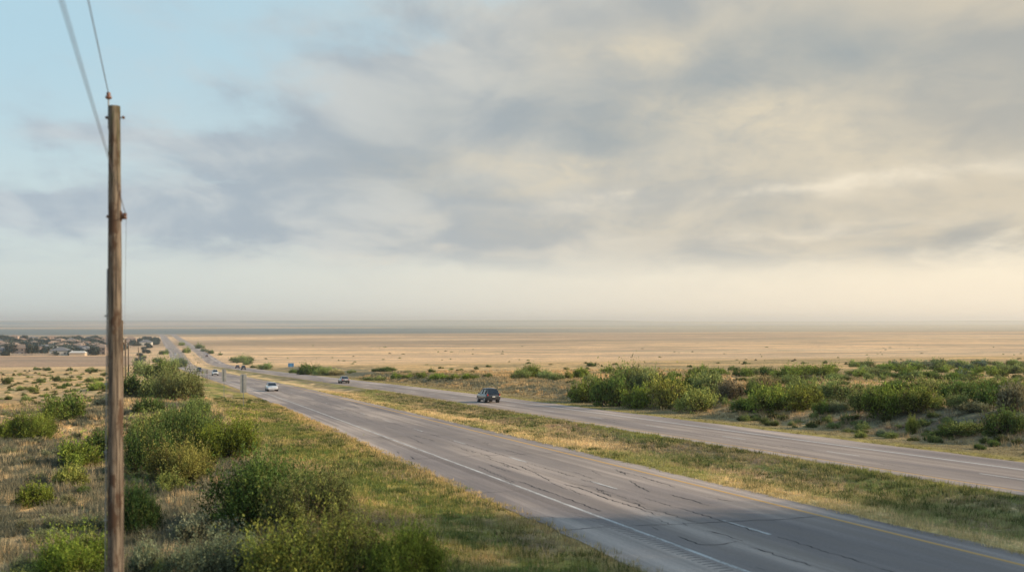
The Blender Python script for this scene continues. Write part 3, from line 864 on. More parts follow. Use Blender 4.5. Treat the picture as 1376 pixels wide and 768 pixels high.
# --- along the far carriageway
row([(322, 487, 30, 9, 'olive'), (267, 468, 12, 7, 'dark'), (281, 475, 9, 5, 'dark'), (295, 477, 7, 3, 'dark'), (340, 494, 9, 4, 'dark'), (356, 496, 19, 8, 'olive'), (274, 472, 8, 5, 'hazy'), (333, 490, 12, 6, 'olive')],
    'bush beside distant far carriageway, # from the left', 'bushes beside the distant far carriageway')
row([(414, 503, 26, 14, 'dark'), (436, 504, 26, 11, 'olive'), (452, 504, 20, 8, 'straw'), (397, 501, 16, 5, 'dark')],
    'bush in the clump beside the blue sign, # from the left', 'bushes beside the blue sign')
row([(506, 499, 12, 5, 'dark'), (518, 499, 22, 6, 'dark'), (547, 502, 10, 5, 'olive'), (472, 501, 12, 4, 'olive'), (580, 501, 9, 7, 'dark'), (593, 495, 7, 3, 'dark'), (618, 498, 9, 3, 'dark'), (640, 496, 7, 4, 'dark'), (655, 507, 11, 6, 'dark'), (635, 501, 8, 3, 'dark'), (606, 497, 7, 3, 'olive'), (657, 493, 7, 3, 'dark')],
    'small bush on the plain beyond the far cars, # from the left', 'small bushes on the near edge of the plain')
row([(492, 511, 16, 5, 'olive'), (510, 511, 16, 6, 'olive'), (533, 509, 16, 8, 'green'), (548, 509, 14, 7, 'green'), (564, 509, 16, 9, 'green'), (589, 510, 22, 8, 'green'), (609, 510, 18, 7, 'yellow'), (630, 510, 22, 8, 'green')],
    'bush in the low green row left of the dark car, # from the left', 'low green row beyond the far carriageway')
# --- thicket on the right
row([(700, 509, 24, 13, 'olive'), (714, 508, 24, 17, 'green'), (735, 510, 22, 12, 'olive'), (748, 511, 18, 10, 'olive'), (764, 510, 13, 13, 'yellow'), (780, 508, 20, 14, 'green'), (796, 515, 22, 12, 'olive')],
    'bush in the scrub just right of the dark car, # from the left', 'left end of the scrub')
row([(797, 492, 14, 5, 'dark'), (817, 501, 17, 11, 'green'), (833, 505, 17, 11, 'green'), (855, 504, 14, 12, 'brown'), (868, 506, 18, 12, 'olive'), (907, 507, 17, 8, 'green'), (932, 503, 14, 10, 'olive'), (948, 506, 20, 15, 'green'), (968, 504, 22, 9, 'green'), (987, 499, 14, 7, 'dark'), (1000, 506, 24, 12, 'green'), (1016, 504, 22, 10, 'olive')],
    'small bush in the back row of the left thicket, # from the left', 'back row of the left thicket')
row([(792, 541, 46, 27, 'green'), (822, 546, 46, 42, 'dark'), (858, 549, 36, 30, 'green'), (900, 547, 46, 38, 'yellow'), (938, 553, 46, 30, 'yellow'), (1003, 553, 34, 17, 'dark'), (1037, 554, 50, 34, 'green'), (1080, 551, 46, 32, 'yellow'), (1107, 557, 22, 18, 'dark'), (1128, 554, 24, 14, 'sage')],
    'front row bush of the left thicket, # from the left', 'front row of the thicket', 'mid')
row([(845, 528, 44, 36, 'olive'), (872, 527, 44, 30, 'olive'), (808, 527, 26, 16, 'green'), (895, 526, 34, 22, 'dark'), (930, 532, 38, 30, 'green'), (958, 534, 42, 34, 'olive'), (984, 538, 30, 28, 'brown'), (1033, 528, 42, 22, 'brown'), (1061, 518, 26, 14, 'olive'), (1086, 536, 46, 26, 'olive'), (1128, 537, 46, 27, 'olive'), (1010, 535, 30, 22, 'dark'), (1060, 540, 36, 22, 'dark')],
    'second row bush behind the thicket front, # from the left', 'second row of the thicket', 'mid')
row([(1165, 551, 38, 34, 'olive'), (1194, 563, 48, 42, 'green'), (1248, 554, 52, 34, 'yellow'), (1290, 549, 26, 20, 'olive'), (1312, 554, 38, 13, 'sage'), (1340, 548, 44, 32, 'dark'), (1368, 552, 38, 38, 'brown'), (1358, 584, 46, 32, 'dark')],
    'large bush at the front of the right hand scrub, # from the left', 'front of the right hand scrub', 'mid')
row([(1210, 533, 44, 20, 'dark'), (1258, 532, 44, 24, 'olive'), (1294, 539, 46, 26, 'dark'), (1328, 523, 36, 16, 'olive'), (1180, 530, 24, 12, 'olive'), (1362, 526, 34, 16, 'green'), (1230, 540, 26, 16, 'green')],
    'bush in the second row of the right hand scrub, # from the left', 'second row of the right hand scrub', 'mid')
row([(1227, 583, 13, 23, 'yellow'), (1270, 588, 30, 13, 'dark'), (1306, 584, 44, 15, 'olive'), (1158, 588, 14, 8, 'olive'), (1186, 585, 12, 8, 'sage'), (1250, 592, 12, 7, 'dark'), (1318, 604, 14, 8, 'dark'), (1338, 600, 14, 8, 'dark')],
    'low weed bush on the grassy bank above the far shoulder, # from the left', 'weeds on the bank', 'mid')
row([(1034, 506, 24, 14, 'dark'), (1056, 507, 34, 16, 'green'), (1086, 505, 36, 15, 'green'), (1112, 505, 34, 15, 'green'), (1128, 511, 26, 9, 'olive'), (1152, 504, 24, 8, 'olive'), (1180, 505, 32, 10, 'olive'), (1196, 497, 30, 8, 'green'), (1212, 508, 24, 10, 'dark'), (1236, 508, 24, 9, 'olive'), (1258, 509, 26, 10, 'dark'), (1284, 512, 22, 12, 'green')],
    'bush in the long middle row of the right hand scrub, # from the left', 'long middle row of the right hand scrub', 'mid')
# far thicket near the edge of the plain
k = 0
for ry, n in ((490, 15), (493, 15), (497, 13), (501, 10), (506, 8)):
    for i in range(n):
        px = 1150 + (1400 - 1150) * (i + RB.uniform(0, .9)) / n
        if ry <= 490 and px < 1225: continue
        wv = RB.uniform(14, 26) * (0.75 + (ry - 488) / 60)
        place_bush(px, ry + RB.uniform(-1.3, 1.3), wv, wv * RB.uniform(.34, .5), RB.choice(['green', 'olive', 'dark', 'olive', 'hazy']),
                   'one of many low green bushes crowded at the back of the right hand scrub', 'low bushes at the back of the right hand scrub', 'far')
for i in range(26):
    px = RB.uniform(690, 1376); py = RB.uniform(487, 498)
    place_bush(px, py, RB.uniform(3.5, 9), RB.uniform(2, 4), RB.choice(['dark', 'olive', 'dark']),
               'tiny dark bush scattered on the pale plain behind the scrub', 'tiny bushes scattered on the plain', 'tiny')
def read_mesh(me):
    V = np.zeros(len(me.vertices) * 3, dtype=np.float32); me.vertices.foreach_get('co', V)
    c = np.zeros(len(me.vertices) * 4, dtype=np.float32); me.attributes['tint'].data.foreach_get('color', c)
    return V.reshape(-1, 3), c.reshape(-1, 4)[:, :3]

def scrub_mass(name, spots, T, tone, label):
    """scrub too fine and too plentiful to count"""
    Vs, Cs = [], []
    for px, py, w_, h_ in spots:
        crown, _, th = RB.choice(T); V, c = read_mesh(crown)
        x, y = ground_at(px, py); a = RB.random() * 6.28
        if 5.0 < xy2sv(x, y)[1] < 45.5: continue
        k = w_ * y / F / th[1]; kz = h_ * y / F / th[0]
        X = (V[:, 0] * math.cos(a) - V[:, 1] * math.sin(a)) * k + x; Y = (V[:, 0] * math.sin(a) + V[:, 1] * math.cos(a)) * k + y
        Vs.append(np.stack([X, Y, V[:, 2] * kz + gz(x, y) - .02], -1))
        c = c.copy(); c[:, 0] = np.clip(c[:, 0] * .6 + RB.uniform(-.1, .45), 0, 1); Cs.append(c)
    V = np.concatenate(Vs)
    me = np_mesh(name, V, np.arange(len(V)).reshape(-1, 4), False, {'tint': np.concatenate(Cs)})
    o = link(name, me, M['leaf']); o.color = (*TONE[tone], 1); tag(o, label, 'scrub', kind='stuff')

U = RB.uniform
sp_ = []
for i in range(200):
    px, py = U(250, 1376), 463 + 27 * RB.random() ** .8; q = (py - 440) / 50
    if float(fbm(px / 55., py / 4., 88, 2)) < .5: continue
    sp_.append((px, py, U(2, 7) * q, U(.8, 2.0) * q))
scrub_mass('plain_scrub', sp_, T_TINY, 'olive', 'faint specks of scrub scattered far out on the pale plain')
sp_ = []
for i in range(170):
    px, py = U(0, 150), U(498, 550); q = (py - 470) / 60
    sp_.append((px, py, U(3, 9) * q + 1.5, U(1.2, 3.5) * q + .6))
scrub_mass('field_scrub', sp_, T_TINY, 'olive', 'tiny low scrub dotted all over the dry field left of the pole')
sp_ = []
for i in range(70):
    px, py = U(0, 320), U(545, 650); q = (py - 480) / 120
    sp_.append((px, py, U(10, 26) * q, U(5, 11) * q))
scrub_mass('meadow_scrub', sp_, T_FAR, 'sage', 'low grey weedy scrub in the dry grass left of the road')
sp_ = []
for i in range(90):
    px = U(980, 1390); py = 560 + 52 * RB.random() * (px - 800) / 576
    sp_.append((px, py, U(7, 22), U(3, 9)))
scrub_mass('bank_scrub', sp_, T_FAR, 'olive', 'small weeds and scrub growing all over the shaded bank at the right')
sp_ = []
for i in range(120):
    px = U(760, 1376); py = U(508, 550)
    sp_.append((px, py, U(8, 26), U(4, 10)))
scrub_mass('thicket_undergrowth', sp_, T_FAR, 'olive', 'low undergrowth in the dry grass between the bushes at the right')

# ------------------------------------------------------------------ utility poles and wires
poles = [(-7.62, 20.0, 4.12), (-35.6, 95.0, 0.05), None]
def pole_root(x, y, ztop, detailed, label, lean=0.0):
    zb = gz(x, y); H = CAMZ + ztop - zb
    root = empty('utility_pole', (x, y, zb))
    root.rotation_euler = (0, lean, 0)
    mb = MB(); n = 26 if detailed else 6
    r0, r1 = (0.165, 0.108) if detailed else ((0.15, 0.12) if y < 150 else (0.21, 0.17))
    rr = random.Random(5)
    pts = []; rad = []
    for i in range(n + 1):
        t = i / n; pts.append((0.010 * math.sin(t * 5), 0, -0.4 + (H + 0.4) * t)); rad.append(r0 + (r1 - r0) * t + (rr.uniform(-.003, .003) if detailed else 0))
    mb.tube(pts, rad, 24 if detailed else 8)
    mb.build('shaft', M['pole'], root, True)
    tag(root, label, 'utility pole', 'utility poles along the highway')
    # pin insulator on a top bracket, on the left
    pin = MB(); pin.tube([(-0.125, 0, H - 0.42), (-0.125, 0, H + 0.14)], 0.014, 6); pin.box((-0.112, 0, H - 0.38), (0.03, 0.05, 0.14)); pin.box((-0.108, 0, H - 0.12), (0.035, 0.045, 0.05))
    p = pin.build('pin_bracket', M['galv'], root)
    ins = MB(); ins.tube([(-0.125, 0, H + 0.13), (-0.125, 0, H + 0.15), (-0.125, 0, H + 0.19), (-0.125, 0, H + 0.21), (-0.125, 0, H + 0.24), (-0.125, 0, H + 0.265)], [0.03, 0.062, 0.055, 0.032, 0.045, 0.03], 12)
    ins.build('insulator', M['glassin'], p, True)
    for zz, ext in ((H - 0.22, 0.19), (H - 2.12, 0.17)):
        b = MB(); b.tube([(-ext, 0, zz), (ext, 0, zz)], 0.012, 6); b.box((-ext + .03, 0, zz), (0.02, 0.055, 0.055)); b.box((ext - .03, 0, zz), (0.02, 0.055, 0.055))
        b.build('through_bolt', M['rust'], root)
    br = MB(); br.box((0.155, 0, H - 2.06), (0.13, 0.03, 0.02)); br.box((0.155, 0, H - 2.16), (0.13, 0.03, 0.02)); br.box((0.118, -0.002, H - 2.11), (0.016, 0.06, 0.20))
    bk = br.build('spool_bracket', M['rust'], root)
    sp = MB(); sp.tube([(0.185, 0, H - 2.15), (0.185, 0, H - 2.13), (0.185, 0, H - 2.11), (0.185, 0, H - 2.09), (0.185, 0, H - 2.07)], [0.04, 0.045, 0.026, 0.045, 0.04], 12)
    sp.build('spool_insulator', M['glassin'], bk, True)
    if detailed:
        c = MB(); c.tube([(-0.168, -0.045, -0.2), (-0.166, -0.045, 2.4), (-0.145, -0.04, 5.6), (-0.132, -0.035, 7.4)], 0.013, 8)
        c.build('ground_wire_moulding', M['galv'], root, True)
        k = MB()
        for kz in (1.3, 2.6, 3.9, 5.2, 6.5): k.box((-0.15 - 0.004 * (6.5 - kz) , -0.052, kz), (0.06, 0.02, 0.03))
        k.build('strap', M['galv'], root)
    top = Vector((x - 0.125, y, CAMZ + ztop + 0.235)); low = Vector((x + 0.185 + 0.03, y, CAMZ + ztop - 2.11))
    return root, top, low

P1 = pole_root(-7.62, 20.0, 4.12, True, 'tall weathered wooden utility pole standing in the left foreground')
P2 = pole_root(-35.56, 95.0, 0.07, False, 'second utility pole, half hidden right behind the big foreground pole')
def pole_px(px, ytop, Y, label, lean=0):
    x = (px - 688) / F * Y
    return pole_root(x, Y, (431 - ytop) / F * Y, False, label, lean)
P3 = pole_px(168.6, 456, 225, 'thin distant utility pole, left one of the close pair right of the big pole')
P4 = pole_px(172.6, 460, 290, 'thin distant utility pole, right one of the close pair right of the big pole')
P5 = pole_px(186.5, 466, 560, 'small leaning utility pole in front of the hazy town trees', R(-1.5))
def sag_wire(name, a, b, sag, rad, label):
    mb = MB(); n = 24
    pts = [a.lerp(b, i / n) - Vector((0, 0, sag * 4 * (i / n) * (1 - i / n))) for i in range(n + 1)]
    mb.tube(pts, rad, 6)
    o = mb.build(name, M['wire'], None, True); tag(o, label, 'wire')
    return o
d = Vector((0.34, -1.0, 0)).normalized()
sag_wire('power_wire', P1[1] + d * 85, P1[1] + Vector((0, 0, .0)), 0.0, 0.008, 'thin wire running from the top insulator of the big pole up out of view')
sag_wire('neutral_wire', P1[2] + d * 85, P1[2], 0.0, 0.0068, 'thicker wire crossing in front of the big pole to its side bracket')
seq = [P1, P2, P3, P4, P5]
names = ['foreground pole and the second pole', 'second pole and the third', 'two poles of the distant pair', 'distant pair and the small leaning pole']
for i in range(4):
    a, b = seq[i], seq[i + 1]
    L_ = (b[1] - a[1]).length
    sag_wire('power_wire', a[1], b[1], L_ * 0.006, 0.003, 'upper power wire strung between the ' + names[i])
    sag_wire('neutral_wire', a[2], b[2], L_ * 0.008, 0.003, 'lower neutral wire strung between the ' + names[i])

# ------------------------------------------------------------------ signs
def sign(px, py, w, h, top, label, posts=1, chamfer=0.12, mat='galv', turn=0.0, cat='road sign'):
    x, y = ground_at(px, py); z = gz(x, y)
    a = math.atan2(-UX, UY)
    root = empty('road_sign', (x, y, z), a + turn)
    bt = top - h
    mb = MB(); c = chamfer
    out = [(-w / 2 + c, bt), (w / 2 - c, bt), (w / 2, bt + c), (w / 2, top - c), (w / 2 - c, top), (-w / 2 + c, top), (-w / 2, top - c), (-w / 2, bt + c)]
    vs = [(p[0], 0.032, p[1]) for p in out] + [(p[0], 0.036, p[1]) for p in out]
    n = len(out)
    mb.add(vs, [tuple(range(n))[::-1], tuple(range(n, 2 * n))] + [(i, (i + 1) % n, n + (i + 1) % n, n + i) for i in range(n)])
    mb.build('panel', M[mat], root)
    for k in range(posts):
        q = 0 if posts == 1 else (-w * .32 if k == 0 else w * .32)
        p = MB(); p.box((q, 0, top * .5 - 0.2), (0.06, 0.03, top + 0.3)); p.box((q - .028, -.012, top * .5 - .2), (0.008, 0.03, top + 0.3)); p.box((q + .028, -.012, top * .5 - .2), (0.008, 0.03, top + 0.3))
        p.build('post', M['galv'] if posts == 1 else M['rust'], root)
    b = MB()
    for zz in (bt + h * .25, bt + h * .75): b.box((0, 0.02, zz), (w * .7, 0.02, 0.05))
    b.build('brace', M['galv'], root)
    tag(root, label, cat, None)
    return root
sign(327, 546, 0.72, 2.15, 3.75, 'grey back of a tall road sign on the left verge, nearest of three')
sign(301, 534, 0.62, 1.75, 4.0, 'grey back of a tall road sign on the left verge, middle of three')
sign(275, 516, 1.5, 0.8, 3.0, 'low wide grey sign on two posts, farthest of three on the left verge', 2, 0.05)
sign(391, 497, 2.1, 1.4, 2.6, 'small blue roadside sign beyond the far carriageway', 2, 0.05, 'blue_sign', 0.0)

# ------------------------------------------------------------------ cars (nose towards +y, origin on the road)
def make_car(label, paint, suv, group=None, length=4.6, width=1.82):
    root = empty('car')
    H = 1.74 if suv else 1.45
    belt = 1.05 if suv else 0.93
    hood = 0.98 if suv else 0.82
    Lh = length / 2
    W = width / 2
    if suv: prof = [(-Lh, .62, .80, .86), (-Lh + .10, .42, 1.0, .96), (-Lh + .5, .30, belt + .02, 1.0), (-.4, .26, belt, 1.0), (.7, .26, belt, 1.0), (1.05, .28, belt - .02, .995), (Lh - .45, .30, hood, .97), (Lh - .12, .34, hood - .14, .90), (Lh, .42, hood - .30, .80)]
    else: prof = [(-Lh, .55, .76, .82), (-Lh + .12, .38, .92, .92), (-Lh + .6, .28, belt, .99), (-.4, .22, belt, 1.0), (.6, .22, belt - .01, 1.0), (1.0, .24, belt - .05, .99), (Lh - .45, .28, hood - .06, .96), (Lh - .12, .32, hood - .18, .88), (Lh, .40, hood - .34, .78)]
    def loft(secs):
        mb = MB(); k = len(secs[0])
        for sct in secs: mb.v += sct
        for i in range(len(secs) - 1):
            for j in range(k): mb.f.append((i * k + j, i * k + (j + 1) % k, (i + 1) * k + (j + 1) % k, (i + 1) * k + j))
        mb.f.append(tuple(range(k))[::-1]); mb.f.append(tuple((len(secs) - 1) * k + j for j in range(k)))
        return mb
    secs = []
    for (y, zb, zt, w) in prof:
        w = w * W; hgt = zt - zb
        secs.append([(-w * .86, y, zb), (-w * .99, y, zb + .10), (-w, y, zb + hgt * .45), (-w * .97, y, zt - .08), (-w * .86, y, zt), (0, y, zt + .025), (w * .86, y, zt), (w * .97, y, zt - .08), (w, y, zb + hgt * .45), (w * .99, y, zb + .10), (w * .86, y, zb)])
    body = loft(secs).build('body', paint, root, True)
    # cabin
    if suv: cab = [(-Lh + .12, belt - .02, .84), (-Lh + .62, H - .09, .65), (-.3, H, .68), (.30, H - .06, .65), (1.25, belt - .03, .86)]
    else: cab = [(-Lh + .55, belt - .02, .84), (-1.0, H - .05, .66), (-.35, H, .67), (.25, H - .05, .66), (1.10, belt - .08, .86)]
    # roof shell and pillars
    rs = []
    for (y, z, w) in cab[1:-1]:
        w *= W; rs.append([(-w, y, z - .10), (-w * .93, y, z - .01), (0, y, z + .02), (w * .93, y, z - .01), (w, y, z - .10), (0, y, z - .09)])
    loft(rs).build('roof', paint, root, True)
    pl = MB()
    zb = belt - .01
    A0, A1 = cab[-1], cab[-2]; D0, D1 = cab[0], cab[1]
    for sx in (-1, 1):
        pl.tube([(sx * A0[2] * W * .97, A0[0], A0[1]), (sx * A1[2] * W * .97, A1[0], A1[1] - .06)], .035, 6)
        pl.tube([(sx * .87 * W, -.15, zb), (sx * cab[2][2] * W * .98, -.18, H - .08)], .035, 6)
        pl.tube([(sx * D0[2] * W * .98, D0[0] + .04, D0[1]), (sx * D1[2] * W * .97, D1[0], D1[1] - .06)], .05, 6)
        if suv: pl.tube([(sx * .87 * W, -1.35, zb), (sx * .71 * W, -1.38, H - .1)], .05, 6)
    pl.build('pillar_frame', paint, root, True)
    def panel(nm, q, mt=M['glass']):
        mb = MB(); mb.add(q, [(0, 1, 2, 3)]); return mb.build(nm, mt, root)
    panel('windscreen', [(-A0[2] * W, A0[0], A0[1]), (A0[2] * W, A0[0], A0[1]), (A1[2] * W * .96, A1[0], A1[1] - .03), (-A1[2] * W * .96, A1[0], A1[1] - .03)])
    panel('rear_window', [(-D0[2] * W, D0[0], D0[1] + .02), (D0[2] * W, D0[0], D0[1] + .02), (D1[2] * W * .96, D1[0], D1[1] - .03), (-D1[2] * W * .96, D1[0], D1[1] - .03)])
    for sx in (-1, 1):
        panel('side_window', [(sx * D0[2] * W * .985, D0[0] + .08, zb), (sx * A0[2] * W * .985, A0[0] - .06, zb - .02), (sx * A1[2] * W * .985, A1[0] - .02, A1[1] - .08), (sx * D1[2] * W * .985, D1[0] + .02, D1[1] - .08)])
    # wheels
    wr = .36 if suv else .32
    for sx in (-1, 1):
        for yy in (-length * .30, length * .31):
            a = MB(); a.tube([(sx * (W - .30), yy, wr), (sx * (W - .02), yy, wr)], wr + .055, 20)
            a.build('wheel_arch', M['trim'], root, False)
            w_ = MB(); w_.tube([(sx * (W - .24), yy, wr), (sx * (W - .22), yy, wr), (sx * (W - .03), yy, wr), (sx * (W - .0), yy, wr)], [wr - .03, wr, wr, wr - .03], 22)
            tw = w_.build('wheel', M['rubber'], root, False)
            r_ = MB(); r_.tube([(sx * (W - .05), yy, wr), (sx * (W + .006), yy, wr)], wr * .60, 16); r_.tube([(sx * (W), yy, wr), (sx * (W + .02), yy, wr)], wr * .16, 8)
            r_.build('rim', M['alloy'], tw)
        hl = MB(); hl.box((sx * W * .66, Lh - .075, hood - .27), (.36, .14, .15)); hl.build('headlight', M['lampg'], root, True, .03)
        tl = MB()
        if suv: tl.box((sx * W * .82, -Lh + .07, .95), (.15, .16, .22))
        else: tl.box((sx * W * .68, -Lh + .07, .78), (.34, .16, .14))
        tl.build('tail_light', M['tail'], root, True, .03)
        mi = MB(); mi.box((sx * (W + .06), .78, belt + .06), (.18, .10, .14)); mi.build('mirror', paint, root, True, .03)
    bu = MB(); bu.box((0, Lh - .03, .42), (width * .80, .14, .18)); bu.build('front_bumper', M['trim'] if suv else paint, root, True, .03)
    gr = MB(); gr.box((0, Lh + .004, hood - .36), (width * .42, .05, .13)); gr.build('grille', M['trim'], root)
    bu = MB(); bu.box((0, -Lh + .03, .48), (width * .88, .20, .24)); bu.build('rear_bumper', M['trim'], root, True, .03)
    np_ = MB(); np_.box((0, -Lh - .03, .74), (.34, .03, .13)); np_.build('number_plate', M['plate'], root)
    tag(root, label, 'car', group)
    return root

def set_car(root, px, py, v, away):
    s, v = img_sv(px, py); v = min(max(v, 34.9), 39.0) if away else min(max(v, 16.0), 21.5)
    x, y = sv2xy(s, v); z = float(road_z(s)) + 0.006
    sl = math.atan2(float(road_z(s + 1) - road_z(s - 1)), 2.0)
    a = math.atan2(-UX, UY)
    u3 = Vector((UX * math.cos(sl), UY * math.cos(sl), math.sin(sl)))
    fwd = u3 if away else -u3
    right = fwd.cross(Vector((0, 0, 1))).normalized(); up = right.cross(fwd)
    m = Matrix((right, fwd, up)).transposed().to_4x4(); m.translation = Vector((x, y, z))
    root.matrix_world = m

P_DK = car_paint('dark_grey_paint', (0.045, 0.050, 0.056)); P_WH = car_paint('white_paint_car', (0.62, 0.64, 0.66)); P_BK = car_paint('black_paint', (0.03, 0.032, 0.038))
P_SV = car_paint('silver_paint', (0.30, 0.31, 0.33)); P_RD = car_paint('maroon_paint', (0.12, 0.025, 0.02))
c = make_car('dark boxy car driving away on the far carriageway, largest car in view', P_DK, True); set_car(c, 656, 540, 38.4, True)
c = make_car('silver and dark sedan driving away on the far carriageway near the bushes', P_SV, False); set_car(c, 462, 514.5, 36.2, True)
c = make_car('white car coming towards the viewer on the near carriageway, nearest of the oncoming', P_WH, False); set_car(c, 365, 525, 17.2, False)
def far_car(src_paint, suv, label, px, py, v, away):
    c = make_car(label, src_paint, suv); set_car(c, px, py, v, away)
far_car(P_WH, True, 'white car coming towards the viewer just beyond the low wide sign', 289, 504, 18.6, False)
far_car(P_BK, True, 'black car on the near carriageway left of the low wide sign', 265, 500, 16.9, False)
far_car(P_WH, False, 'tiny white car far down the near carriageway', 235.5, 477, 17.5, False)
far_car(P_BK, True, 'small black car on the far carriageway, right one of two together', 327, 496.5, 36.0, True)
far_car(P_DK, False, 'tiny dark car on the far carriageway, left one of two together', 319, 494.5, 39, True)
far_car(P_RD, False, 'tiny maroon car farthest down the far carriageway', 278, 479, 38.8, True)

# ------------------------------------------------------------------ town
W1 = [simple('cream_wall', (0.50, 0.43, 0.35), .9, .1), simple('pink_wall', (0.44, 0.35, 0.30), .9, .1), simple('sand_wall', (0.50, 0.43, 0.34), .9, .1), simple('white_wall', (0.55, 0.54, 0.50), .9, .1)]
R1 = [simple('grey_shingles', (0.17, 0.18, 0.20), .9, .1), simple('brown_shingles', (0.26, 0.18, 0.14), .9, .1), simple('terracotta_roof', (0.33, 0.25, 0.20), .9, .1)]
M['win'] = simple('window_glass', (0.05, 0.06, 0.07), .2, .5)
M['doorm'] = simple('garage_door', (0.62, 0.60, 0.56), .7, .2)

def house_template(kind, wall, roof):
    root = empty('house')
    w, dpt, h, rh = [(15, 10, 3.2, 2.6), (12, 9, 5.6, 2.3), (18, 11, 3.0, 3.0), (13, 12, 3.4, 2.8)][kind]
    wl = MB(); wl.box((0, 0, h / 2 - .3), (w, dpt, h + .6))
    if kind in (0, 2): wl.box((w * .28, -dpt * .5 - 1.6, h / 2 - .3), (w * .36, 3.4, h + .6))
    wl.build('wall', wall, root)
    rf = MB(); o = .5; x, y = w / 2 + o, dpt / 2 + o
    hip = [(-x, -y, h), (x, -y, h), (x, y, h), (-x, y, h), (-x + y * .9, 0, h + rh), (x - y * .9, 0, h + rh)]
    rf.add(hip, [(0, 1, 5, 4), (1, 2, 5), (2, 3, 4, 5), (3, 0, 4), (3, 2, 1, 0)])
    if kind in (0, 2):
        gx = w * .28; gw = w * .18 + .4; y0 = -dpt * .5 - 3.8
        rf.add([(gx - gw, y0, h + .02), (gx + gw, y0, h + .02), (gx, y0, h + 1.7), (gx - gw, 0, h + .02), (gx + gw, 0, h + .02), (gx, 0, h + 1.7)], [(0, 1, 2), (0, 2, 5, 3), (1, 4, 5, 2), (3, 5, 4), (0, 3, 4, 1)])
    r_ = rf.build('roof', roof, root)
    ch = MB(); ch.box((-w * .22, dpt * .12, h + rh * .8), (.7, .7, 1.6)); ch.build('chimney', wall, r_)
    wx = [-.38, -.16, .05] if kind in (0, 2) else [-.34, 0, .34]
    for fl in range(2 if kind == 1 else 1):
        for q in wx:
            m_ = MB(); m_.box((q * w, -dpt / 2 - .02, 1.55 + fl * 2.7), (1.3, .08, 1.2)); m_.build('window', M['win'], root)
    dr = MB()
    if kind in (0, 2): dr.box((w * .28, -dpt * .5 - 3.32, 1.15), (w * .26, .08, 2.3))
    else: dr.box((w * .18, -dpt * .5 - .03, 1.1), (2.4, .08, 2.2))
    dr.build('garage_door', M['doorm'], root)
    return root

HT = [house_template(k % 4, W1[k % 4], R1[(k * 2 + k // 4) % 3]) for k in range(6)]
used = set()
def place_house(k, X, Y, rz, label, group=None, sc=1.0):
    src = HT[k]
    o = src if k not in used else copy_tree(src)
    used.add(k)
    o.location = (X, Y, gz(X, Y)); o.rotation_euler = (0, 0, rz); o.scale = (sc, sc, sc)
    if 'group' in o: del o['group']
    tag(o, label, 'house', group)
def at_px(px, Y): return (px - 688) / F * Y
RH = random.Random(31)
front = [(5, 800, 0, 'peach walled house at the left edge of the town, front row'), (29, 795, 1, 'cream two storey house behind the front fence, second in the town front row'),
         (52, 815, 2, 'long greyish house in the middle of the town front row'), (82, 800, 3, 'peach house with bright roof slope right of the middle of the town front row'),
         (112, 850, 4, 'house behind the long white roofed shed at the town front'), (137, 812, 5, 'pinkish house just left of the big wooden pole, town front row')]
for px, Y, k, lab in front: place_house(k, at_px(px, Y), Y, RH.uniform(-.3, .3), lab, None, 1.05)
def shed():
    root = empty('shed', (at_px(105, 790), 790, gz(at_px(105, 790), 790)), .05)
    w = MB(); w.box((0, 0, 1.1), (11.5, 5, 2.6)); w.build('wall', W1[2], root)
    r_ = MB(); r_.add([(-6.2, -3, 2.2), (6.2, -3, 2.2), (6.2, 3, 2.2), (-6.2, 3, 2.2), (-5, 0, 3.6), (5, 0, 3.6)], [(0, 1, 5, 4), (1, 2, 5), (2, 3, 4, 5), (3, 0, 4), (3, 2, 1, 0)])
    r_.build('roof', simple('white_metal_roof', (.58, .58, .56), .7, .2, var=.04), root)
    tag(root, 'low shed with a bright white roof at the front of the town', 'shed')
shed()
def town_fence():
    mb = MB(); x0, x1 = at_px(14, 788), at_px(76, 788)
    n = 14
    for i in range(n):
        a = x0 + (x1 - x0) * i / n; b = x0 + (x1 - x0) * (i + 1) / n
        z = gz((a + b) / 2, 788)
        mb.box(((a + b) / 2, 788, z + .8), (abs(b - a) - .06, .12, 2.0)); mb.box((a, 787.98, z + .95), (.3, .3, 2.3))
    o = mb.build('town_wall', W1[0]); tag(o, 'long cream garden wall along the front of the town', 'wall')
town_fence()
T_TREE = [bush_template(181 + k, 10, 260, 6, 0.13, 1.7, 0.2) for k in range(3)]
def town_tree(X, Y, w, h, label, group=None):
    crown, trunk, th = RH.choice(T_TREE)
    root = empty('tree', (X, Y, gz(X, Y)), RH.random() * 6)
    root.scale = (w / th[1], w / th[1], h / th[0])
    c = link('crown', crown, None, root); f = RH.uniform(.8, 1.15); c.color = (.042 * f, .068 * f, .068 * f, 1)
    link('trunk', trunk, None, root)
    tag(root, label, 'tree', group)
for px, Y, w, h, lab in [(16, 792, 10, 9, 'big round dark tree between the first two houses of the town front'), (42, 793, 10, 8, 'broad dark tree right of the cream two storey house'),
                         (74, 789, 4, 3.4, 'small round dark tree at the right end of the garden wall'), (93, 793, 4, 4, 'small dark tree left of the white roofed shed'),
                         (62, 800, 8, 6.5, 'dark tree behind the middle of the garden wall'), (124, 800, 9, 6.5, 'dark tree right of the white roofed shed'), (5, 789, 6, 3.5, 'low dark tree at the left edge in front of the peach house')]:
    town_tree(at_px(px, Y), Y, w, h, lab)
rows_Y = [850, 905, 965, 1035, 1110, 1200, 1310, 1430]
gl = ['pale house with a grey roof deep inside the distant town', 'tan house with a brown roof deep inside the distant town']
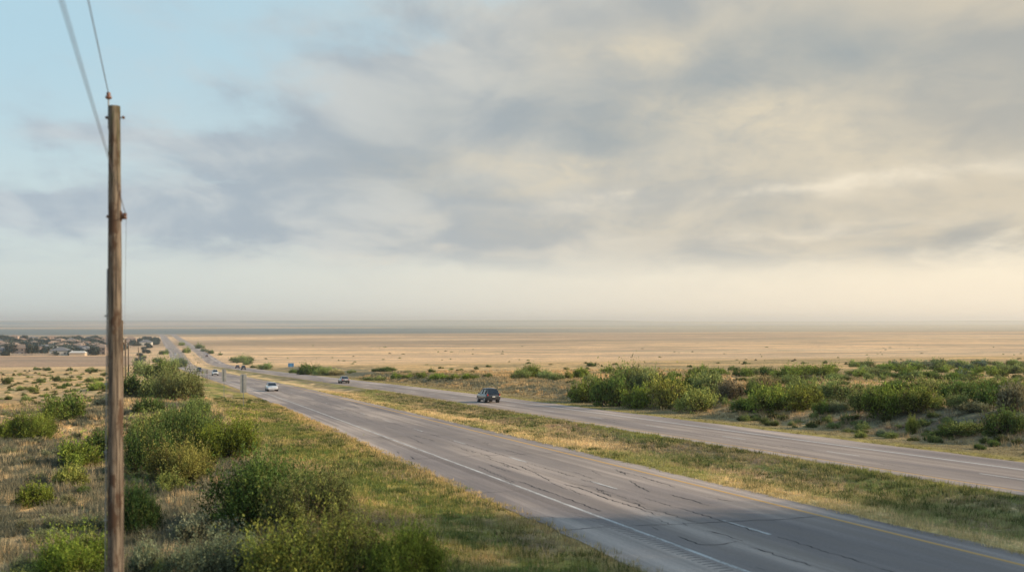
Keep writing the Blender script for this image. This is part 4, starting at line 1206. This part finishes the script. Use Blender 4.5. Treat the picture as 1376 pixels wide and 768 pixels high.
for i, Y in enumerate(rows_Y):
    n = 11 if i < 6 else 8
    for j in range(n):
        px = -14 + (158 + 14) * (j + RH.uniform(.05, .95)) / n
        k = RH.randrange(6)
        roofgrey = HT[k].children[1].data.materials[0].name.startswith('grey')
        place_house(k, at_px(px, Y), Y + RH.uniform(-14, 14), RH.uniform(-.5, .5) + RH.choice([0, 0, 1.57]), gl[0] if roofgrey else gl[1], 'grey roofed houses in the town' if roofgrey else 'tan houses in the town', 0.85)
    for j in range(n + 12):
        px = -14 + (160 + 14) * RH.random()
        Yt = Y + RH.uniform(-26, 10)
        town_tree(at_px(px, Yt), Yt, RH.uniform(8, 16), RH.uniform(3.2, 6.2), 'dark hazy tree among the roofs of the distant town', 'trees among the roofs of the town')
for j in range(26):
    px = 166 + 44 * RH.random(); Yt = RH.uniform(1080, 1500)
    town_tree(at_px(px, Yt), Yt, RH.uniform(7, 14), RH.uniform(2.5, 4.5), 'hazy dark tree in the band between the thin poles and the highway', 'trees between the thin poles and the highway')
for px, Y, k in ((196, 1130, 3), (176, 1230, 1)):
    place_house(k, at_px(px, Y), Y, .2, 'pale distant house right of the thin poles, ' + ('nearer' if Y < 1200 else 'farther') + ' one of two')
for j in range(11):
    Yt = 620 + j * 55; px = 186 + 10 * RH.random() + j * .8
    town_tree(at_px(px, Yt), Yt, RH.uniform(4, 7), RH.uniform(1.6, 2.8), 'low dark tree in the hazy line left of the distant highway', 'low trees left of the distant highway')
# trees on the unseen ridge would be out of the frame; the median carries two green ones far off
place_bush(250, 474, 9, 8, 'green', 'bright green small tree in the median of the distant highway', None, 'far')
place_bush(243, 464, 8, 5, 'green', 'farther green small tree in the median of the distant highway', None, 'far')
for u in range(6):
    if u not in used: bpy.data.objects.remove(HT[u])

# ------------------------------------------------------------------ haze
hz = MB(); hz.box((0, 20000, 20), (120000, 60000, 180))
m, nt = newmat('haze')
vs = N(nt, 'ShaderNodeVolumeScatter'); vs.inputs['Color'].default_value = (0.84, 0.94, 1.0, 1); vs.inputs['Density'].default_value = 0.00012; vs.inputs['Anisotropy'].default_value = 0.5
oo = N(nt, 'ShaderNodeOutputMaterial'); L(nt, vs.outputs[0], oo.inputs['Volume'])
hzo = hz.build('haze', m); tag(hzo, kind='structure')

# ------------------------------------------------------------------ sky
SUN_EL = 23.0
sun_dir = Vector((math.cos(R(SUN_EL)) * 0.985, -math.cos(R(SUN_EL)) * 0.17, math.sin(R(SUN_EL)))).normalized()
w = bpy.data.worlds.new('World'); scene.world = w; w.use_nodes = True
nt = w.node_tree; nt.nodes.clear()
tc = N(nt, 'ShaderNodeTexCoord'); D = tc.outputs['Generated']
sky = N(nt, 'ShaderNodeTexSky', sky_type='NISHITA'); sky.sun_disc = False
sky.sun_elevation = R(SUN_EL); sky.sun_rotation = math.atan2(sun_dir.x, sun_dir.y); sky.air_density = 1.2; sky.dust_density = 1.5
sp = N(nt, 'ShaderNodeSeparateXYZ'); L(nt, D, sp.inputs[0])
az = mth(nt, 'ARCTAN2', sp.outputs[0], sp.outputs[1])
el = mth(nt, 'ARCSINE', sp.outputs[2])
# cloud plane: bands get thinner towards the horizon, as real layers do
zc = mth(nt, 'ADD', mth(nt, 'MAXIMUM', sp.outputs[2], 0.0), 0.26)
cx = mth(nt, 'DIVIDE', sp.outputs[0], zc); cy = mth(nt, 'DIVIDE', sp.outputs[1], zc)
cv = N(nt, 'ShaderNodeCombineXYZ'); L(nt, cx, cv.inputs[0]); L(nt, cy, cv.inputs[1])
n_big = noise(nt, cv.outputs[0], 0.6, 3, 0.5, None, 0.5)
n_mid = noise(nt, cv.outputs[0], 2.6, 7, 0.58, (1.3, 0.95, 1), 0.35)
n_soft = noise(nt, cv.outputs[0], 1.9, 5, 0.55, (1.3, 1.0, 1), 0.4)
n_fin = noise(nt, cv.outputs[0], 7.0, 6, 0.62, (1.3, 1.1, 1), 0.4)
wob = mth(nt, 'SUBTRACT', noise(nt, cv.outputs[0], 2.2, 4, .55), 0.5)
wob2 = mth(nt, 'SUBTRACT', noise(nt, cv.outputs[0], 3.0, 5, .55, (1.0, 1.2, 1)), 0.5)
azw = mth(nt, 'ADD', az, mth(nt, 'MULTIPLY', wob, 0.22)); elw = mth(nt, 'ADD', el, mth(nt, 'MULTIPLY', wob2, 0.055))
def blob(px, py, sx, sy, amp, tilt=0.0):
    """soft patch of sky round a compass bearing and a height over the horizon"""
    a0 = math.atan2(px - 688, F); e0 = math.atan2(431 - py, math.hypot(F, px - 688)); ax, ey = sx / F, sy / F
    da = mth(nt, 'SUBTRACT', azw, a0)
    de = mth(nt, 'SUBTRACT', mth(nt, 'SUBTRACT', elw, e0), mth(nt, 'MULTIPLY', da, tilt))
    q = mth(nt, 'ADD', mth(nt, 'POWER', mth(nt, 'ABSOLUTE', mth(nt, 'DIVIDE', da, ax)), 2), mth(nt, 'POWER', mth(nt, 'ABSOLUTE', mth(nt, 'DIVIDE', de, ey)), 2))
    return mth(nt, 'MULTIPLY', mth(nt, 'EXPONENT', mth(nt, 'MULTIPLY', q, -1.0)), amp)
def total(*xs):
    t = xs[0]
    for x in xs[1:]: t = mth(nt, 'ADD', t, x)
    return t
cover = total(blob(1180, 120, 560, 180, 1.3, 0.0), blob(800, 190, 380, 120, 1.15, 0.0), blob(560, 285, 420, 50, 0.75, 0.0), blob(110, 285, 260, 26, 0.62),
              blob(120, 182, 150, 18, 0.45), blob(1250, 275, 500, 32, 0.75, 0.10), blob(330, 215, 130, 22, 0.32), blob(1300, 200, 300, 60, .3),
              blob(80, 352, 240, 14, 0.20), blob(330, 240, 90, 9, -0.3), blob(620, 90, 150, 30, 0.22), blob(700, 335, 500, 10, .12),
              blob(940, 258, 200, 7, -0.40, 0.05), blob(1290, 226, 120, 10, -0.5, 0.06), blob(690, 60, 160, 26, -0.2))
cover = mth(nt, 'ADD', cover, mth(nt, 'MULTIPLY', mth(nt, 'SUBTRACT', n_mid, 0.5), 1.0))
cover = mth(nt, 'ADD', cover, mth(nt, 'MULTIPLY', mth(nt, 'SUBTRACT', n_fin, 0.5), 0.45))
mask = rng(nt, cover, 0.02, 0.62)
low = rng(nt, el, 0.035, 0.075)                 # layers dissolve in the haze near the horizon
mask = mth(nt, 'MULTIPLY', mask, mth(nt, 'ADD', mth(nt, 'MULTIPLY', low, 0.86), 0.10))
right = rng(nt, az, -0.50, 0.45)                # towards the sun side
high = rng(nt, el, 0.02, 0.34)
# clear sky between the clouds
clr_lo = mixc(nt, right, (0.60, 0.69, 0.70), (1.02, 0.90, 0.70))
clr_hi = mixc(nt, right, (0.44, 0.65, 0.755), (0.60, 0.66, 0.65))
clear = mixc(nt, rng(nt, el, 0.03, 0.26), clr_lo, clr_hi)
clear = mixc(nt, rng(nt, el, 0.30, 1.0), clear, (0.13, 0.24, 0.42))
skyc = N(nt, 'ShaderNodeVectorMath', operation='SCALE'); L(nt, sky.outputs[0], skyc.inputs[0]); skyc.inputs['Scale'].default_value = 0.10
clear = mixc(nt, 0.15, clear, skyc.outputs[0])
# cloud body
cl_l = mixc(nt, rng(nt, n_soft, 0.38, 0.62), (0.345, 0.425, 0.505), (0.52, 0.58, 0.615))
cl_r = mixc(nt, rng(nt, n_soft, 0.38, 0.62), (0.385, 0.385, 0.36), (0.60, 0.535, 0.42))
cloud = mixc(nt, right, cl_l, cl_r)
dk = mth(nt, 'ADD', blob(1090, 75, 210, 55, 0.8), blob(800, 165, 260, 60, 0.6), )
dk = mth(nt, 'ADD', dk, blob(560, 230, 130, 36, 0.25))
cloud = mixc(nt, mth(nt, 'MULTIPLY', dk, rng(nt, n_mid, 0.3, 0.65, 0.5, 1.0)), cloud, (0.245, 0.305, 0.345))
warm = total(blob(1010, 165, 170, 34, 0.8, -.1), blob(850, 70, 130, 32, 0.75), blob(1250, 110, 220, 40, 0.30), blob(1050, 225, 420, 34, 0.5), blob(900, 300, 300, 22, .35), blob(700, 235, 130, 24, .4))
cloud = mixc(nt, mth(nt, 'MULTIPLY', warm, rng(nt, n_fin, 0.3, 0.65, 0.4, 1.0)), cloud, (0.70, 0.615, 0.46))
col = mixc(nt, mask, clear, cloud)
# glowing rims along the lower edge of the cloud bank
rim = total(blob(950, 262, 260, 11, 0.6, 0.06), blob(1270, 232, 170, 16, 0.6, 0.05), blob(1080, 312, 380, 10, 0.45, 0.05), blob(640, 345, 240, 9, .25))
col = mixc(nt, mth(nt, 'MULTIPLY', rim, rng(nt, n_mid, 0.38, 0.62, 0.15, 1.0)), col, (0.86, 0.77, 0.61))
# out of sight overhead the cloud thins
up = rng(nt, el, 0.42, 1.2, 0.0, 0.75)
col = mixc(nt, up, col, (0.19, 0.29, 0.40))
bk = rng(nt, sp.outputs[1], -0.6, 0.2, 0.55, 0.0)
col = mixc(nt, bk, col, (0.26, 0.36, 0.47))
sc_ = N(nt, 'ShaderNodeVectorMath', operation='SCALE'); L(nt, col, sc_.inputs[0]); sc_.inputs['Scale'].default_value = 11.0
bg = N(nt, 'ShaderNodeBackground'); bg.inputs['Strength'].default_value = 0.1; L(nt, sc_.outputs[0], bg.inputs[0])
ow = N(nt, 'ShaderNodeOutputWorld'); L(nt, bg.outputs[0], ow.inputs[0])
w.cycles.sampling_method = 'MANUAL'; w.cycles.sample_map_resolution = 512

sl = bpy.data.lights.new('sun', 'SUN'); sl.energy = 5.0; sl.angle = R(0.53); sl.color = (1.0, 0.785, 0.535)
so = bpy.data.objects.new('sun', sl); COL.objects.link(so)
so.rotation_euler = sun_dir.to_track_quat('Z', 'Y').to_euler(); so.location = (60, -20, 60)

# ------------------------------------------------------------------ camera
cam = bpy.data.cameras.new('camera'); co = bpy.data.objects.new('camera', cam); COL.objects.link(co)
co.location = (0, 0, CAMZ); co.rotation_euler = (R(90), 0, 0)
cam.sensor_width = 36; cam.lens = F / 1376 * 36; cam.shift_y = 47 / 1376
cam.clip_start = 0.1; cam.clip_end = 100000
cam.dof.use_dof = True; cam.dof.focus_distance = 130; cam.dof.aperture_fstop = (cam.lens / 1000) / 0.05
scene.camera = co

scene.view_settings.view_transform = 'Standard'; scene.view_settings.look = 'None'; scene.view_settings.exposure = 0
scene.render.engine = 'CYCLES'
scene.cycles.max_bounces = 6; scene.cycles.diffuse_bounces = 3; scene.cycles.transmission_bounces = 4; scene.cycles.volume_bounces = 1; scene.cycles.transparent_max_bounces = 4
scene.cycles.use_denoising = True
